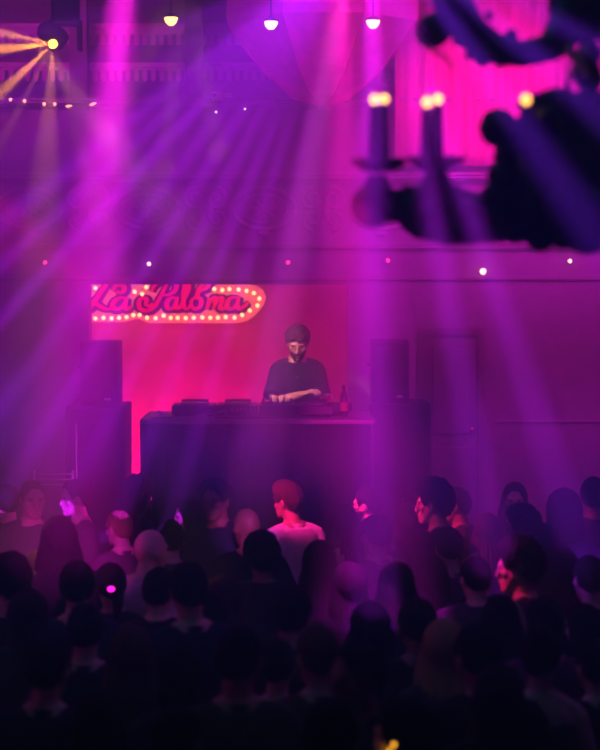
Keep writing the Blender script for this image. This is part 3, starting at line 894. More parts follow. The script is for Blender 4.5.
def add_head(m, turn, tilt, sex='m'):
    h = MB(); c = HC
    k = .95 if sex == 'f' else 1
    h.ell(c + V((0, -.008, .012)), (.076 * k, .096, .100), None, 24, 16)                         # skull
    rg = []
    for z, rx, ry, cy in [(-.118, .022, .016, .068), (-.110, .036, .034, .056), (-.09, .050, .050, .040), (-.06, .062, .066, .026), (-.02, .070, .080, .012), (.03, .073, .088, .002), (.07, .060, .075, -.004)]:
        rg.append([V((c.x + rx * k * math.cos(a), c.y + cy + ry * math.sin(a) * .78, c.z + z)) for a in [2 * PI * q / 24 for q in range(24)]])
    h.grid(rg)
    h.tube([c + V((0, .088, .012)), c + V((0, .097, -.018)), c + V((0, .106, -.036)), c + V((0, .094, -.046))], [.008, .010, .012, .010], 8)   # nose
    for s in (-1, 1):
        h.ell(c + V((s * .011, .099, -.041)), .008, None, 8, 6)
        h.ell(c + V((s * .030, .078, .022)), (.027, .014, .009), None, 10, 6)                     # brow
        h.ell(c + V((s * .044, .058, -.024)), (.024, .018, .022), None, 10, 6)                    # cheek
        h.ell(c + V((s * .076 * k, -.006, -.012)), (.009, .020, .032), Matrix.Rotation(s * -.35, 3, 'Z'), 10, 8)   # ear
    h.ell(c + V((0, .088, -.066)), (.025, .011, .007), None, 10, 6); h.ell(c + V((0, .086, -.078)), (.021, .011, .008), None, 10, 6)   # lips
    h.ell(c + V((0, .080, -.104)), (.020, .014, .014), None, 10, 6)
    h.rot(head_m(turn, tilt))
    me = bpy.data.meshes.new('h'); h.bm.to_mesh(me); h.bm.free(); m.bm.from_mesh(me); bpy.data.meshes.remove(me)


def torso(m, sex, g, z0, z1, flare=0.0):
    T = TORSO[sex]; rows = []
    zz = [z0] + [r[0] for r in T if z0 + .02 < r[0] < z1 - .02] + [z1]
    for z in zz:
        for a, b in zip(T[:-1], T[1:]):
            if a[0] <= z <= b[0]:
                t = (z - a[0]) / (b[0] - a[0]); rx, ry, cy = [a[i] + (b[i] - a[i]) * t for i in (1, 2, 3)]; break
        else:
            rx, ry, cy = (T[0] if z < T[0][0] else T[-1])[1:]
        f = flare * max(0, min(1, (1.3 - z) / .45))
        rows.append(ringxy(z, rx + g + f, ry + g + f * .8, cy))
    m.grid(rows)
    if sex == 'f' and z1 > 1.35:
        for s in (-1, 1): m.ell(V((s * .066, .092 + g * .6, 1.285)), (.060 + g * .5, .052 + g * .5, .062 + g * .5), None, 14, 10)


BODY = {}


def body_mesh(sex, pose, turn, tilt, voxel=.0078):
    key = (sex, pose, round(turn, 2), round(tilt, 2), voxel)
    if key in BODY: return BODY[key]
    m = MB(); torso(m, sex, 0, .84, 1.53)
    k = .9 if sex == 'f' else 1.0
    top = head_m(turn, tilt) @ V((0, .010, 1.60))
    m.tube([V((0, -.014, 1.44)), V((0, -.010, 1.52)), top], [.075 * k, .057 * k, .056 * k], 14)
    for s in (-1, 1):
        m.tube([V((s * .045, -.02, 1.50)), V((s * .11, -.018, 1.462)), shoulder(sex, s)], [.045 * k, .046 * k, .052 * k], 10)   # trapezius
        sh, E, Wr, n, c = arm_pts(sex, s, pose)
        m.tube([sh, sh.lerp(E, .35), sh.lerp(E, .75), E, E.lerp(Wr, .25), E.lerp(Wr, .7), Wr], [r * k for r in (.056, .050, .042, .040, .042, .032, .026)], 12)
        hand(m, s, Wr, Wr - E, n, c, .0078)
        m.tube([V((s * .092, -.005, .90)), V((s * .10, .0, .72)), V((s * .098, .008, .50)), V((s * .098, -.018, .34)), V((s * .095, -.02, .08))], [.095, .080, .056, .056, .038], 12)
        m.tube([V((s * .095, -.045, .045)), V((s * .10, .05, .04)), V((s * .108, .17, .025))], [.040, .042, .028], 10)
    add_head(m, turn, tilt, sex)
    BODY[key] = remesh(m.mesh('body'), voxel, 2)
    return BODY[key]


def garment(sex, pose, kind, voxel=.010):
    key = (sex, pose, kind, voxel)
    if key in BODY: return BODY[key]
    m = MB(); k = .92 if sex == 'f' else 1.0
    if kind == 'trousers':
        torso(m, sex, .012, .84, 1.0)
        for s in (-1, 1):
            m.tube([V((s * .092, -.005, .90)), V((s * .10, .0, .72)), V((s * .10, .008, .50)), V((s * .10, -.010, .30)), V((s * .097, -.014, .07))], [.108, .094, .075, .072, .064], 12, False)
    elif kind == 'skirt':
        m.grid([ringxy(z, rx, ry, -.006) for z, rx, ry in [(.52, .235, .19), (.7, .215, .165), (.84, .195, .145), (.93, .192, .140), (1.03, .165, .118)]])
    elif kind == 'shoes':
        for s in (-1, 1):
            m.tube([V((s * .095, -.048, .048)), V((s * .10, .05, .046)), V((s * .108, .175, .036))], [.048, .050, .036], 10)
            m.tube([V((s * .095, -.02, .05)), V((s * .095, -.02, .12))], [.05, .046], 10)
    else:
        g = {'tee': .014, 'loose': .018, 'long': .014, 'jacket': .026, 'tank': .008, 'hood': .028}[kind]
        top = {'tank': 1.40}.get(kind, 1.492)
        torso(m, sex, g, {'tank': .95, 'loose': .80}.get(kind, .86), top, .025 if kind == 'loose' else .012)
        for s in (-1, 1):
            sh, E, Wr, n, c = arm_pts(sex, s, pose)
            if kind == 'tank':
                m.tube([V((s * .075, .095, 1.37)), V((s * .085, .04, 1.475)), V((s * .085, -.05, 1.475)), V((s * .08, -.095, 1.37))], .013, 8); continue
            m.tube([V((s * .05, -.02, 1.485)), V((s * .12, -.018, 1.462)), sh], [.042 + g * .6, .046 + g * .7, .058 + g], 10)
            r0 = .056 + g
            if kind in ('tee', 'loose'):
                f = .72 if kind == 'tee' else .82
                m.tube([sh, sh.lerp(E, .4), sh.lerp(E, f)], [r0, .062 + g, .066 + g * 1.5], 14, False)
            else:
                m.tube([sh, sh.lerp(E, .5), E, E.lerp(Wr, .5), E.lerp(Wr, .97)], [r0, .052 + g, .048 + g, .044 + g * .8, .036 + g * .7], 12, False)
        if kind in ('jacket',):
            m.tube([V((.075 * math.cos(a), -.012 + .07 * math.sin(a), 1.50 + .012 * math.sin(-a))) for a in [PI * (-.3 + 1.6 * q / 16 + 0.85) for q in range(17)]], .018, 8)
        if kind == 'tee' or kind == 'long' or kind == 'loose':
            m.tube([V((.070 * k * math.cos(a), -.012 + .064 * math.sin(a), 1.497 - .018 * math.sin(a))) for a in [2 * PI * q / 20 for q in range(21)]], .009, 8)
    BODY[key] = remesh(m.mesh(kind), voxel, 3)
    return BODY[key]


# --- hair: built around the head centre, shared
def smooth01(t): t = max(0, min(1, t)); return t * t * (3 - 2 * t)


def lerp_tab(tab, x):
    for a, b in zip(tab[:-1], tab[1:]):
        if x <= b[0]:
            return a[1] + (b[1] - a[1]) * smooth01((x - a[0]) / (b[0] - a[0]))
    return tab[-1][1]


LINE = [(0, 44), (28, 40), (52, 16), (68, -8), (78, 6), (92, 6), (106, -22), (135, -42), (180, -46)]
HAIR = {}


def hair_mesh(kind):
    if kind in HAIR: return HAIR[kind]
    N, Mr = 72, 18
    length = {'long': .34, 'verylong': .50, 'bob': .13, 'wavy': .30, 'longback': .40}.get(kind, 0)
    thick = {'short': .010, 'crop': .005, 'quiff': .016, 'curly': .030, 'long': .014, 'verylong': .016, 'bob': .018, 'wavy': .026, 'bun': .008, 'pony': .009, 'fringe': .016, 'longback': .015, 'afro': .075}.get(kind, .012)
    bumps = {'curly': .018, 'wavy': .014, 'quiff': .006, 'afro': .014, 'fringe': .010}.get(kind, .0045)
    freq = {'curly': 42, 'afro': 45, 'wavy': 24}.get(kind, 22)
    outer, inner = [], []
    for q in range(N):
        az = 2 * PI * q / N
        d = abs((math.degrees(az) - 90 + 180) % 360 - 180)          # 0 = front
        el1 = math.radians(lerp_tab(LINE if kind != 'fringe' else [(0, 29), (30, 27), (50, 20), (68, 6), (78, 12), (92, 8)] + LINE[6:], d))
        el1 += math.radians(5.0) * mnoise.noise(V((math.cos(az) * 5.5, math.sin(az) * 5.5, 1.7))) * (1.6 if kind in ('fringe', 'quiff', 'curly', 'wavy') else 1)
        co, ci = [], []
        for r in range(Mr + 1):
            el = PI / 2 + (el1 - PI / 2) * r / Mr
            dr = V((math.cos(el) * math.cos(az), math.cos(el) * math.sin(az), math.sin(el)))
            base = V((dr.x * .079, dr.y * .099 - .006, dr.z * .104 + .010))
            tt = thick * (1 - .35 * smooth01((r - Mr + 5) / 5) * (0 if length and d > 75 else 1))
            if kind == 'quiff': tt += .024 * smooth01((dr.y + .35) / 1.0) * smooth01(dr.z * 1.6)
            if kind == 'fringe': tt += .010 * smooth01(dr.z) + .012 * smooth01((dr.y + .1) / .8)
            if kind == 'curly' or kind == 'wavy': tt += .012 * smooth01(dr.z)
            nz = mnoise.noise(dr * freq * .12 * 2.2 + V((3.1, 0, len(kind)))) * bumps + (.0045 if kind in ('fringe', 'quiff') else .0025) * math.sin(az * 27 + 4 * mnoise.noise(dr * 4))
            if kind in ('curly', 'afro'): nz += bumps * .5 * mnoise.noise(dr * 9)
            co.append(base + dr * (tt + nz)); ci.append(base - dr * .006)
        L = length * smooth01((d - 62) / 34)
        if length:
            last = co[-1]; li = ci[-1]
            for r in range(1, 13):
                t = r / 12
                hx = V((math.cos(az), math.sin(az), 0))
                spread = .020 * math.sin(PI * min(1, t * 1.1)) + (.03 * smooth01(t * 1.6) if length > .2 else .0)
                if kind == 'wavy': spread += .016 * math.sin(t * 11 + az * 3)
                g = .004 * math.sin(az * 19) + .006 * mnoise.noise(V((az * 3, t * 4, 1)))
                z = last.z - L * t * (1 - .06 * math.sin(az * 7))
                tip = 1 - .45 * smooth01((t - .75) / .25)
                fade = smooth01((d - 62) / 34)
                co.append(V((last.x, last.y, z)) + hx * (spread + g) * fade)
                ci.append(V((last.x, last.y, z)) + hx * (spread + g - .024 * tip) * fade - hx * .006 * (1 - fade))
        outer.append(co); inner.append(ci)
    m = MB(); bm = m.bm
    rows = len(outer[0])
    def mk(g): return [[bm.verts.new(p) for p in c[1:]] for c in g]
    vo, vi = mk(outer), mk(inner)
    to = bm.verts.new(sum((c[0] for c in outer), V()) / N); ti = bm.verts.new(inner[0][0])
    for q in range(N):
        p = (q + 1) % N
        bm.faces.new((to, vo[q][0], vo[p][0])); bm.faces.new((ti, vi[p][0], vi[q][0]))
        for r in range(rows - 2):
            bm.faces.new((vo[q][r], vo[q][r + 1], vo[p][r + 1], vo[p][r])); bm.faces.new((vi[q][r], vi[p][r], vi[p][r + 1], vi[q][r + 1]))
        bm.faces.new((vo[q][-1], vi[q][-1], vi[p][-1], vo[p][-1]))
    if kind == 'fringe':                      # loose locks combed forward over the forehead and sides
        rnd = random.Random(5)
        for q in range(46):
            az = math.radians(-75 + 330 * q / 45) + rnd.uniform(-.06, .06)
            e0, e1 = rnd.uniform(62, 86), rnd.uniform(20, 34) if abs(math.degrees(az) - 90) < 60 else rnd.uniform(-6, 12)
            pts = []
            for u in range(6):
                t = u / 5; el = math.radians(e0 + (e1 - e0) * t); a2 = az + .25 * math.sin(q * 1.7) * t
                dr = V((math.cos(el) * math.cos(a2), math.cos(el) * math.sin(a2), math.sin(el)))
                lift = .011 + .015 * math.sin(PI * min(1, t * 1.1)) * rnd.uniform(.6, 1.2)
                pts.append(V((dr.x * .079, dr.y * .099 - .006, dr.z * .104 + .010)) + dr * lift)
            m.tube(pts, [.008, .011, .012, .011, .008, .003], 6)
    if kind == 'bun':
        for q in range(9):
            a = 2 * PI * q / 9; m.ell(V((.028 * math.cos(a), -.085 + .016 * math.sin(a), .10 + .022 * math.sin(a))), (.026, .026, .024), None, 10, 8)
        m.ell(V((0, -.09, .105)), (.034, .034, .034), None, 12, 10)
    if kind == 'pony':
        m.tube([V((0, -.09, .05)), V((0, -.135, .06)), V((0, -.155, .0)), V((.005, -.14, -.10)), V((.0, -.125, -.21))], [.018, .026, .034, .030, .010], 14)
        m.tube([V((0, -.10, .052)), V((0, -.115, .056))], .024, 12)
    HAIR[kind] = m.mesh('hair_' + kind)
    return HAIR[kind]


def misc_mesh(kind):
    if kind in HAIR: return HAIR[kind]
    m = MB()
    if kind == 'cap':
        m.lathe((0, -.006, .02), [(.086, -.01), (.089, .02), (.085, .06), (.065, .095), (.03, .112), (.004, .116)], 28)
        m.ell((0, -.006, .137), .008, None, 8, 6)
        rg = []
        for t in range(9):
            y = .075 + .085 * t / 8; w = .072 * math.sqrt(max(.04, 1 - (t / 8) ** 2.4))
            rg.append([V((-w, y, .024 - .02 * t / 8)), V((0, y, .034 - .014 * t / 8)), V((w, y, .024 - .02 * t / 8)), V((w, y, .018 - .02 * t / 8)), V((0, y, .028 - .014 * t / 8)), V((-w, y, .018 - .02 * t / 8))])
        m.grid(rg)
    elif kind == 'hood':
        rings = []
        for t in range(13):
            a = math.radians(-60 + 235 * t / 12)            # from behind the neck over the top to the brow
            rings.append(None)
        N = 28; rings = []
        for z, rx, ry, cy in [(-.20, .15, .11, -.02), (-.13, .125, .115, -.015), (-.05, .110, .125, -.01), (.03, .106, .128, -.008), (.09, .085, .105, -.008), (.125, .05, .065, -.01), (.14, .012, .02, -.01)]:
            ring = []
            for q in range(N):
                az = 2 * PI * q / N; fr = max(0, math.sin(az))
                y = cy + ry * math.sin(az)
                if fr > .75 and -.14 < z < .07: y = cy + ry * .35
                ring.append(V((rx * math.cos(az), y, z)))
            rings.append(ring)
        m.grid(rings)
    elif kind == 'eyes':
        m.ell((0, .0775, .004), (.0105, .009, .0065), None, 12, 8)
    elif kind == 'beard':
        rg = []
        for z, rx, ry, cy in [(-.128, .026, .020, .066), (-.116, .044, .040, .054), (-.095, .057, .056, .040), (-.066, .066, .069, .028), (-.05, .068, .073, .022)]:
            rg.append([V((rx * math.cos(a), cy + .004 + ry * math.sin(a) * .84, z + .012 * abs(math.cos(a)) ** 3)) for a in [PI * (-.12 + 1.24 * q / 22) for q in range(23)]])
        m.grid(rg, False, False)
        m.tube([V((-.028, .088, -.062)), V((-.012, .100, -.053)), V((.012, .100, -.053)), V((.028, .088, -.062))], [.006, .010, .010, .006], 8)
    HAIR[kind] = m.mesh(kind)
    return HAIR[kind]


SKIN = {'a': (0.55, 0.36, 0.28), 'b': (0.42, 0.25, 0.18), 'c': (0.24, 0.13, 0.09), 'd': (0.62, 0.44, 0.36)}
HAIRC = {'k': (0.010, 0.008, 0.009), 'd': (0.028, 0.017, 0.012), 'b': (0.075, 0.040, 0.022), 'y': (0.36, 0.23, 0.10), 'g': (0.16, 0.14, 0.13), 'r': (0.30, 0.13, 0.05)}
CLOTH = {'black': (0.012, 0.012, 0.014), 'navy': (0.016, 0.020, 0.045), 'grey': (0.16, 0.16, 0.17), 'white': (0.75, 0.73, 0.74), 'pale': (0.46, 0.42, 0.44), 'green': (0.04, 0.07, 0.04),
         'brown': (0.08, 0.05, 0.035), 'red': (0.28, 0.03, 0.05), 'blue': (0.06, 0.09, 0.22), 'plum': (0.10, 0.03, 0.09), 'charcoal': (0.04, 0.04, 0.045)}


def skin_m(k): return mat('skin_' + k, SKIN[k], .5, 0, .03, 40, .05)
def hair_m(k): return mat('hair_' + k, HAIRC[k], .8, 0, .8, 55, .2, stretch=(1, 1, .15), spec=.12)
def cloth_m(k): return mat('cloth_' + k, CLOTH[k], .9, 0, .35, 16, .12, spec=.15)


def child(name, me, m, parent, loc=None):
    if not me.materials: me.materials.append(m)
    o = bpy.data.objects.new(name, me); COL.objects.link(o); o.parent = parent
    o.material_slots[0].link = 'OBJECT'; o.material_slots[0].material = m
    if loc is not None: o.location = loc
    return o


NAMES = {'tee': 't_shirt', 'loose': 't_shirt', 'long': 'long_sleeved_top', 'jacket': 'jacket', 'tank': 'strappy_top', 'hood': 'hooded_sweatshirt'}


def person(loc, face, h, sex, pose, hair, hc, top, tc, label, turn=0, tilt=0, skin='a', beard=False, voxel=.0078, bottom=None, group='people in the crowd', bc='black'):
    """one figure: body mesh at top level, hair and clothes as its children"""
    turn, tilt = math.radians(turn), math.radians(tilt)
    o = bpy.data.objects.new('person', body_mesh(sex, pose, turn, tilt, voxel)); COL.objects.link(o)
    if not o.data.materials: o.data.materials.append(skin_m(skin))
    o.material_slots[0].link = 'OBJECT'; o.material_slots[0].material = skin_m(skin)
    s = h / 1.78
    o.location = loc; o.rotation_euler = (0, 0, math.radians(face)); o.scale = (s, s, s)
    tag(o, label, 'person', group)
    child(NAMES[top], garment(sex, pose, top), cloth_m(tc), o)
    bottom = bottom or 'trousers'
    child(bottom, garment(sex, 'down', bottom, .012), cloth_m(bc), o)
    child('shoes', garment(sex, 'down', 'shoes', .012), cloth_m('charcoal'), o)
    M4 = head_m(turn, tilt) @ Matrix.Translation(HC)
    ex = []
    if hair and hair not in ('bald', 'hooded'):
        ex.append(child('hair', hair_mesh('crop' if hair == 'capped' else hair), hair_m(hc), o))
    if hair == 'capped': ex.append(child('cap', misc_mesh('cap'), cloth_m('black'), o))
    if hair == 'hooded': ex.append(child('hood', misc_mesh('hood'), cloth_m(tc), o))
    if beard: ex.append(child('beard', misc_mesh('beard'), hair_m(hc), o))
    f = (face + math.degrees(turn)) % 360
    for c in ex: c.matrix_local = M4
    if 55 < f < 305:
        for sx in (-1, 1):
            child('eye', misc_mesh('eyes'), mat('eye_dark', (.03, .02, .02), .2), o).matrix_local = M4 @ Matrix.Translation((sx * .030, 0, 0))
    return o


def stand(px, ytop, h):
    """floor spot of a figure of height h whose head top shows at that photo position"""
    d = FWD + V((1, 0, 0)) * ((px - 300) / F) + UPV * ((375 - ytop) / F)
    t = (h - CAM.z) / d.z
    p = CAM + d * t
    return V((p.x, p.y, 0))


# the performer
POSES['deck'] = ((V((.185, .13, 1.20)), V((-.01, .22, 1.25)), V((0, -.25, -1)), .5), (V((.185, .06, 1.17)), V((.215, .25, 1.215)), V((0, -.1, -1)), .45))
dj = person((xat(297.5, 14.13), 14.13, Z_ST), 180, 1.79, 'd', 'deck', 'fringe', 'b', 'loose', 'navy', 'person in a loose navy T-shirt looking down at the decks behind the DJ booth',
            0, 24, 'a', True, .006, None, 'performers on the stage')
pend = MB()
pend.tube([(.075 * math.cos(a), .0 + .10 * math.sin(a) * .9 + .005, 1.50 - .085 * max(0, math.sin(a))) for a in [PI * q / 20 for q in range(21)]], .0022, 6)
pend.ell((0, .128, 1.375), (.006, .004, .014), None, 8, 6)
pend.build('necklace', mat('silver', (.7, .68, .7), .25, 1.0), dj)

# the crowd: photo column, head top, height, facing (0 = stage, 90 = left, 180 = camera), sex, pose, hair, hair colour, top, its colour, label, extras
P = [
 (8, 484, 1.762, 40, 'm', 'down', 'short', 'k', 'jacket', 'black', 'person in a black jacket at the far left edge of the back rows', {}),
 (31, 479, 1.832, 205, 'm', 'hold', 'crop', 'd', 'jacket', 'charcoal', 'person in a dark jacket facing the camera under the steel rack', {}),
 (79, 479, 1.782, 112, 'm', 'down', 'short', 'd', 'long', 'plum', 'person in a dull purple shirt seen in profile below the left speaker stack', {}),
 (136, 474, 1.741, -50, 'f', 'hold', 'wavy', 'k', 'long', 'navy', 'person with a big mass of dark curls, turned right, below the gap beside the booth', {}),
 (219, 477, 1.865, 150, 'm', 'down', 'quiff', 'd', 'jacket', 'navy', 'tall person in dark clothes facing left before the left half of the booth', {}),
 (264, 488, 1.694, 10, 'f', 'down', 'long', 'k', 'long', 'black', 'person in black standing just left of the one in the lit white shirt', {}),
 (292, 480, 1.793, 32, 'm', 'down', 'quiff', 'b', 'tee', 'white', 'person in a white T-shirt lit hot pink, back turned, below the performer', {'turn': 25}),
 (319, 485, 1.681, 5, 'f', 'down', 'verylong', 'k', 'long', 'black', 'person in dark clothes with long hair, right of the one in the lit white shirt', {}),
 (371, 487, 1.724, 72, 'm', 'holdl', 'short', 'k', 'long', 'charcoal', 'person in a dark top, profile lit pink, at the foot of the vertical violet beam', {'beard': True}),
 (419, 484, 1.691, 60, 'f', 'hold', 'bob', 'k', 'long', 'plum', 'person in a dark purple top just left of the navy jacket with pink lit cheek', {}),
 (438, 478, 1.877, 78, 'm', 'down', 'curly', 'k', 'jacket', 'navy', 'person in a navy jacket, cheek and neck lit pink, right of the vertical violet beam', {}),
 (460, 487, 1.733, 82, 'm', 'holdl', 'short', 'd', 'jacket', 'charcoal', 'person in a charcoal jacket facing left directly behind the shoulder of the navy jacket', {}),
 (515, 481, 1.707, 172, 'f', 'down', 'verylong', 'k', 'long', 'black', 'person in black facing the camera with long hair, under the slanting beam at the right', {}),
 (567, 489, 1.802, 12, 'm', 'down', 'hooded', 'k', 'hood', 'navy', 'person in a hooded sweatshirt, hood up, back turned, second from the right edge', {}),
 (594, 477, 1.838, 15, 'm', 'down', 'short', 'k', 'jacket', 'black', 'tall person in a black jacket cut by the right edge of the picture', {}),
 (60, 516, 1.869, 20, 'm', 'down', 'longback', 'k', 'jacket', 'black', 'person in a black jacket, hair over the collar, before the purple shirt', {}),
 (122, 510, 1.674, 30, 'm', 'hold', 'crop', 'y', 'tee', 'plum', 'person in a dull plum top with close fair hair, left of the pale shirt', {'skin': 'd'}),
 (146, 528, 1.774, -35, 'm', 'down', 'bald', 'g', 'tee', 'pale', 'bald person in a pale shirt seen from behind, at the left third of the crowd', {}),
 (192, 498, 1.660, 96, 'f', 'holdl', 'longback', 'k', 'tank', 'black', 'person in a strappy black top facing left below the tall one in dark clothes', {}),
 (249, 507, 1.762, 10, 'm', 'down', 'bald', 'k', 'tee', 'black', 'person in black whose shaved head is lit magenta from the left', {}),
 (345, 503, 1.725, 40, 'f', 'holdl', 'long', 'k', 'tank', 'pale', 'person in a pale strappy top, arm lit pink, beside the vertical violet beam', {}),
 (378, 515, 1.729, 35, 'm', 'holdl', 'short', 'd', 'long', 'plum', 'person in a purple top with the left forearm raised, inside the vertical violet beam', {}),
 (412, 505, 1.661, 20, 'f', 'dance', 'wavy', 'k', 'long', 'navy', 'person in a navy top directly below the dark purple top, right of the violet beam', {}),
 (487, 512, 1.608, 15, 'f', 'down', 'long', 'd', 'tank', 'black', 'person in a black strappy top left of the two pink lit profiles at the right', {}),
 (526, 504, 1.742, 84, 'm', 'holdl', 'curly', 'k', 'jacket', 'black', 'person in a black jacket, upper of two pink lit profiles at the right', {}),
 (546, 523, 1.732, 30, 'f', 'up', 'bob', 'k', 'long', 'navy', 'person in navy raising one hand, between the two pink lit profiles and the hood', {}),
 (450, 527, 1.706, 40, 'm', 'face', 'short', 'd', 'tee', 'plum', 'person in a plum T-shirt with a hand near the face, below the charcoal jacket', {}),
 (172, 522, 1.646, 0, 'f', 'down', 'bun', 'k', 'tee', 'charcoal', 'person with a hair bun in a charcoal top, right of the pale shirt', {}),
 (12, 553, 1.736, 5, 'm', 'down', 'curly', 'k', 'tee', 'black', 'person in a black T-shirt with curly hair, left edge, third row from the stage', {}),
 (40, 549, 1.620, 35, 'f', 'holdl', 'long', 'd', 'tank', 'plum', 'person in a plum strappy top holding a glass, at the left below the black jackets', {}),
 (77, 561, 1.794, 8, 'm', 'down', 'short', 'k', 'tee', 'navy', 'person in a navy T-shirt, back turned, left of the small magenta light', {}),
 (112, 563, 1.673, 0, 'f', 'hold', 'pony', 'k', 'tee', 'black', 'person with a ponytail in a black T-shirt with the small magenta light at the nape', {}),
 (157, 568, 1.708, 4, 'm', 'down', 'short', 'k', 'jacket', 'black', 'person in a black jacket right of the small magenta light, back turned', {}),
 (190, 562, 1.859, 20, 'm', 'down', 'short', 'k', 'tee', 'navy', 'person in a navy T-shirt below the bare shouldered one facing left', {}),
 (263, 531, 1.704, 0, 'm', 'down', 'curly', 'k', 'jacket', 'black', 'large person in a black jacket, back turned, below the shaved head lit magenta', {}),
 (318, 540, 1.728, 3, 'f', 'down', 'verylong', 'k', 'long', 'black', 'person in black with very long hair, back turned, below the lit white shirt', {}),
 (228, 574, 1.607, 60, 'f', 'face', 'long', 'd', 'tank', 'plum', 'person in a plum strappy top with a raised hand, left of the large black jacket', {}),
 (352, 562, 1.688, 6, 'm', 'down', 'longback', 'k', 'tee', 'black', 'person in a black T-shirt right of the very long hair, back turned', {}),
 (395, 562, 1.744, 0, 'm', 'down', 'longback', 'd', 'tee', 'navy', 'person in a navy T-shirt in the violet beam below the raised forearm', {}),
 (433, 556, 1.633, 10, 'f', 'hold', 'bob', 'k', 'tee', 'black', 'person with a bob in a black T-shirt below the navy jacket lit pink', {}),
 (478, 556, 1.704, 0, 'm', 'down', 'crop', 'k', 'jacket', 'charcoal', 'person in a charcoal jacket, back turned, left of the lower pink lit profile', {}),
 (524, 536, 1.846, 74, 'm', 'down', 'curly', 'k', 'jacket', 'black', 'person in a black jacket over a white shirt, lower of two pink lit profiles', {}),
 (563, 546, 1.696, 5, 'f', 'down', 'long', 'k', 'long', 'navy', 'person in navy with long hair, back turned, under the hood at the right', {}),
 (592, 556, 1.720, 0, 'm', 'down', 'short', 'k', 'tee', 'black', 'person in a black T-shirt at the right edge under the tall black jacket', {}),
 (25, 589, 1.706, 0, 'f', 'down', 'verylong', 'd', 'long', 'green', 'person in dark green with very long hair at the left edge, mid crowd', {}),
 (85, 604, 1.716, 0, 'm', 'down', 'short', 'k', 'tee', 'navy', 'person in a navy T-shirt below the ponytail with the small magenta light', {}),
 (213, 592, 1.652, -15, 'f', 'down', 'bun', 'd', 'tank', 'pale', 'person in a pale strappy top with bare shoulders lit violet, left of centre', {}),
 (290, 588, 1.770, 0, 'm', 'down', 'short', 'k', 'jacket', 'black', 'person in a black jacket, back turned, below the large black jacket', {}),
 (372, 603, 1.622, 15, 'f', 'hold', 'wavy', 'k', 'long', 'navy', 'person in navy with wavy hair in the low end of the violet beam', {}),
 (420, 598, 1.744, 0, 'm', 'down', 'short', 'd', 'tee', 'black', 'person in a black T-shirt right of the low end of the violet beam', {}),
 (500, 594, 1.681, 10, 'f', 'up', 'long', 'k', 'tank', 'navy', 'person in a navy strappy top raising an open hand at the right', {}),
 (546, 598, 1.727, 0, 'm', 'down', 'short', 'k', 'tee', 'plum', 'person in a plum T-shirt right of the raised open hand', {}),
 (588, 603, 1.594, 50, 'f', 'down', 'longback', 'k', 'long', 'black', 'person in black turned left at the right edge of the lower crowd', {}),
 (45, 638, 1.758, 0, 'm', 'down', 'short', 'k', 'tee', 'navy', 'broad person in a navy T-shirt, back turned, bottom left corner of the crowd', {}),
 (131, 625, 1.685, 5, 'f', 'down', 'verylong', 'b', 'long', 'black', 'person in black with very long brown hair at the lower left', {}),
 (182, 641, 1.700, 12, 'f', 'down', 'bob', 'k', 'long', 'navy', 'person with a bob in navy between the long brown hair and the dark green shirt', {}),
 (237, 627, 1.845, 8, 'm', 'down', 'crop', 'k', 'tee', 'green', 'person in a dark green T-shirt, bare neck, at the lower middle', {}),
 (277, 640, 1.628, -10, 'f', 'down', 'bun', 'd', 'tee', 'green', 'person with a hair bun in a dark green top right of the other green shirt', {}),
 (321, 626, 1.775, 8, 'm', 'down', 'crop', 'b', 'tee', 'brown', 'person in a brown T-shirt, back turned, at the lower middle left of the violet beam', {}),
 (364, 640, 1.828, 118, 'm', 'down', 'short', 'k', 'jacket', 'navy', 'person in a navy jacket turned left in the dim violet at the bottom centre', {}),
 (445, 618, 1.727, 0, 'f', 'down', 'long', 'y', 'long', 'charcoal', 'person with long fair hair, back turned, in the lower crowd right of centre', {'skin': 'd'}),
 (482, 625, 1.822, 6, 'm', 'down', 'short', 'k', 'jacket', 'black', 'person in a black jacket right of the long fair hair', {}),
 (540, 628, 1.747, 2, 'f', 'down', 'bun', 'd', 'tank', 'plum', 'person in a low backed strappy top, bare back and shoulders, lower right', {}),
 (598, 640, 1.624, 20, 'm', 'down', 'short', 'k', 'long', 'black', 'person in a black long sleeved top in the bottom right corner', {}),
 (100, 690, 1.640, 0, 'f', 'down', 'long', 'k', 'long', 'black', 'person in black with long hair at the bottom edge, left', {}),
 (175, 706, 1.684, 6, 'm', 'down', 'short', 'k', 'tee', 'black', 'person in a black T-shirt at the bottom edge below the bob', {}),
 (330, 700, 1.822, 0, 'm', 'down', 'short', 'k', 'tee', 'black', 'person in a black T-shirt at the bottom edge below the brown T-shirt', {}),
 (410, 698, 1.725, 70, 'f', 'stick', 'bob', 'k', 'tee', 'navy', 'person in navy at the bottom edge holding the amber glow stick', {}),
 (497, 664, 1.737, 0, 'f', 'down', 'verylong', 'd', 'long', 'black', 'person in black with very long hair at the bottom edge, right', {}),
]
EXTRA = {'wavy': .035, 'curly': .04, 'quiff': .025, 'long': .02, 'verylong': .02, 'bob': .02, 'longback': .018, 'short': .012, 'hooded': .02}
PEOPLE = []
tilts = (0, 4, 8)
for i, (px, yt, h, face, sex, pose, hair, hc, top, tc, label, ex) in enumerate(P):
    loc = stand(px, yt, h + EXTRA.get(hair, .01))
    bc = ('black', 'charcoal', 'navy')[i % 3]
    sk = ex.get('skin', ('a', 'b', 'd', 'a', 'c')[i % 5] if ex.get('beard') is None else 'a')
    PEOPLE.append(person(loc, face, h, sex, pose, hair, hc, top, tc, label, ex.get('turn', (0, 20, -20)[i % 3] if face < 45 else 0), 4, sk, ex.get('beard', False), .0078,
                         'skirt' if sex == 'f' and i % 4 == 1 else None, bc=bc))
    if px == 524:
        m = MB().ell((0, .105, 1.27), (.055, .060, .19), None, 20, 14)
        m.build('shirt_front', cloth_m('white'), PEOPLE[-1])

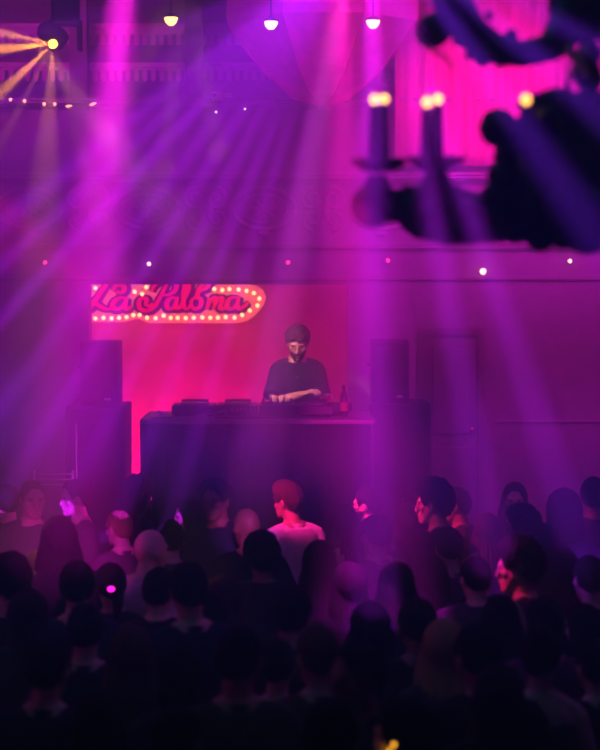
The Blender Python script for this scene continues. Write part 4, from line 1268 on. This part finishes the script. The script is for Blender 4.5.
# glasses, lights and the glow stick people carry
def grip(i, s, fwd=.085, pal=.03):
    """world point inside the closed hand of figure i"""
    o = PEOPLE[i]; sex, pose = P[i][4], P[i][5]
    sh, E, Wr, n, c = arm_pts(sex, s, pose)
    d = (Wr - E).normalized()
    M = Matrix.Translation(o.location) @ Matrix.Rotation(o.rotation_euler.z, 4, 'Z') @ Matrix.Diagonal((*o.scale, 1))
    return M @ (Wr + d * fwd + n * pal)


beer = mat('beer', (.55, .25, .05), .2)
for px, s, lab in ((378, -1, 'small drinking glass in the raised hand inside the vertical violet beam'),
                   (526, -1, 'drinking glass held in front of the upper pink lit profile at the right'),
                   (40, -1, 'drinking glass held in front of the plum strappy top at the left'),
                   (371, -1, 'drinking glass held by the dark top with profile lit pink')):
    i = [q[0] for q in P].index(px)
    g = grip(i, s)
    t = thing('drinking_glass', lab, 'glass', g - V((0, 0, .055)), 0, 'drinks held in the crowd')
    MB().lathe((0, 0, 0), [(.026, 0), (.033, .13), (.030, .13), (.024, .008)], 20).build('tumbler', glassm, t)
    MB().lathe((0, 0, .01), [(.0235, 0), (.0275, .075)], 20).build('drink', beer, t)
i = [q[0] for q in P].index(112)
t = thing('clip_light', 'small glowing magenta light at the nape of the ponytail at the left', 'light', at(111, 589, PEOPLE[i].location.y - .20))
MB().ell((0, 0, 0), (.019, .010, .014), None, 14, 10).build('lens', mat('magenta_led', (1, .1, .7), .3, emit=(1, .01, .55), estr=4), t)
MB().bb((-.02, .008, -.012), (.02, .02, .012), .003).build('clip', plastic, t, False)
MB().tube([(0, .015, 0), (0, .06, .0)], .006, 8).build('pin', plastic, t)
i = [q[0] for q in P].index(410)
g = grip(i, -1, .07, .02)
t = thing('glow_stick', 'amber glow stick held up at the bottom edge of the picture', 'glow stick', g)
tip = at(394, 744, g.y - .03) - g
MB().tube([tip * -.25, tip * .35], .008, 10).build('grip', plastic, t)
MB().tube([tip * .35, tip], .009, 10).build('light_tube', mat('amber_stick', (1, .6, .1), .3, emit=(1, .42, .03), estr=3), t)
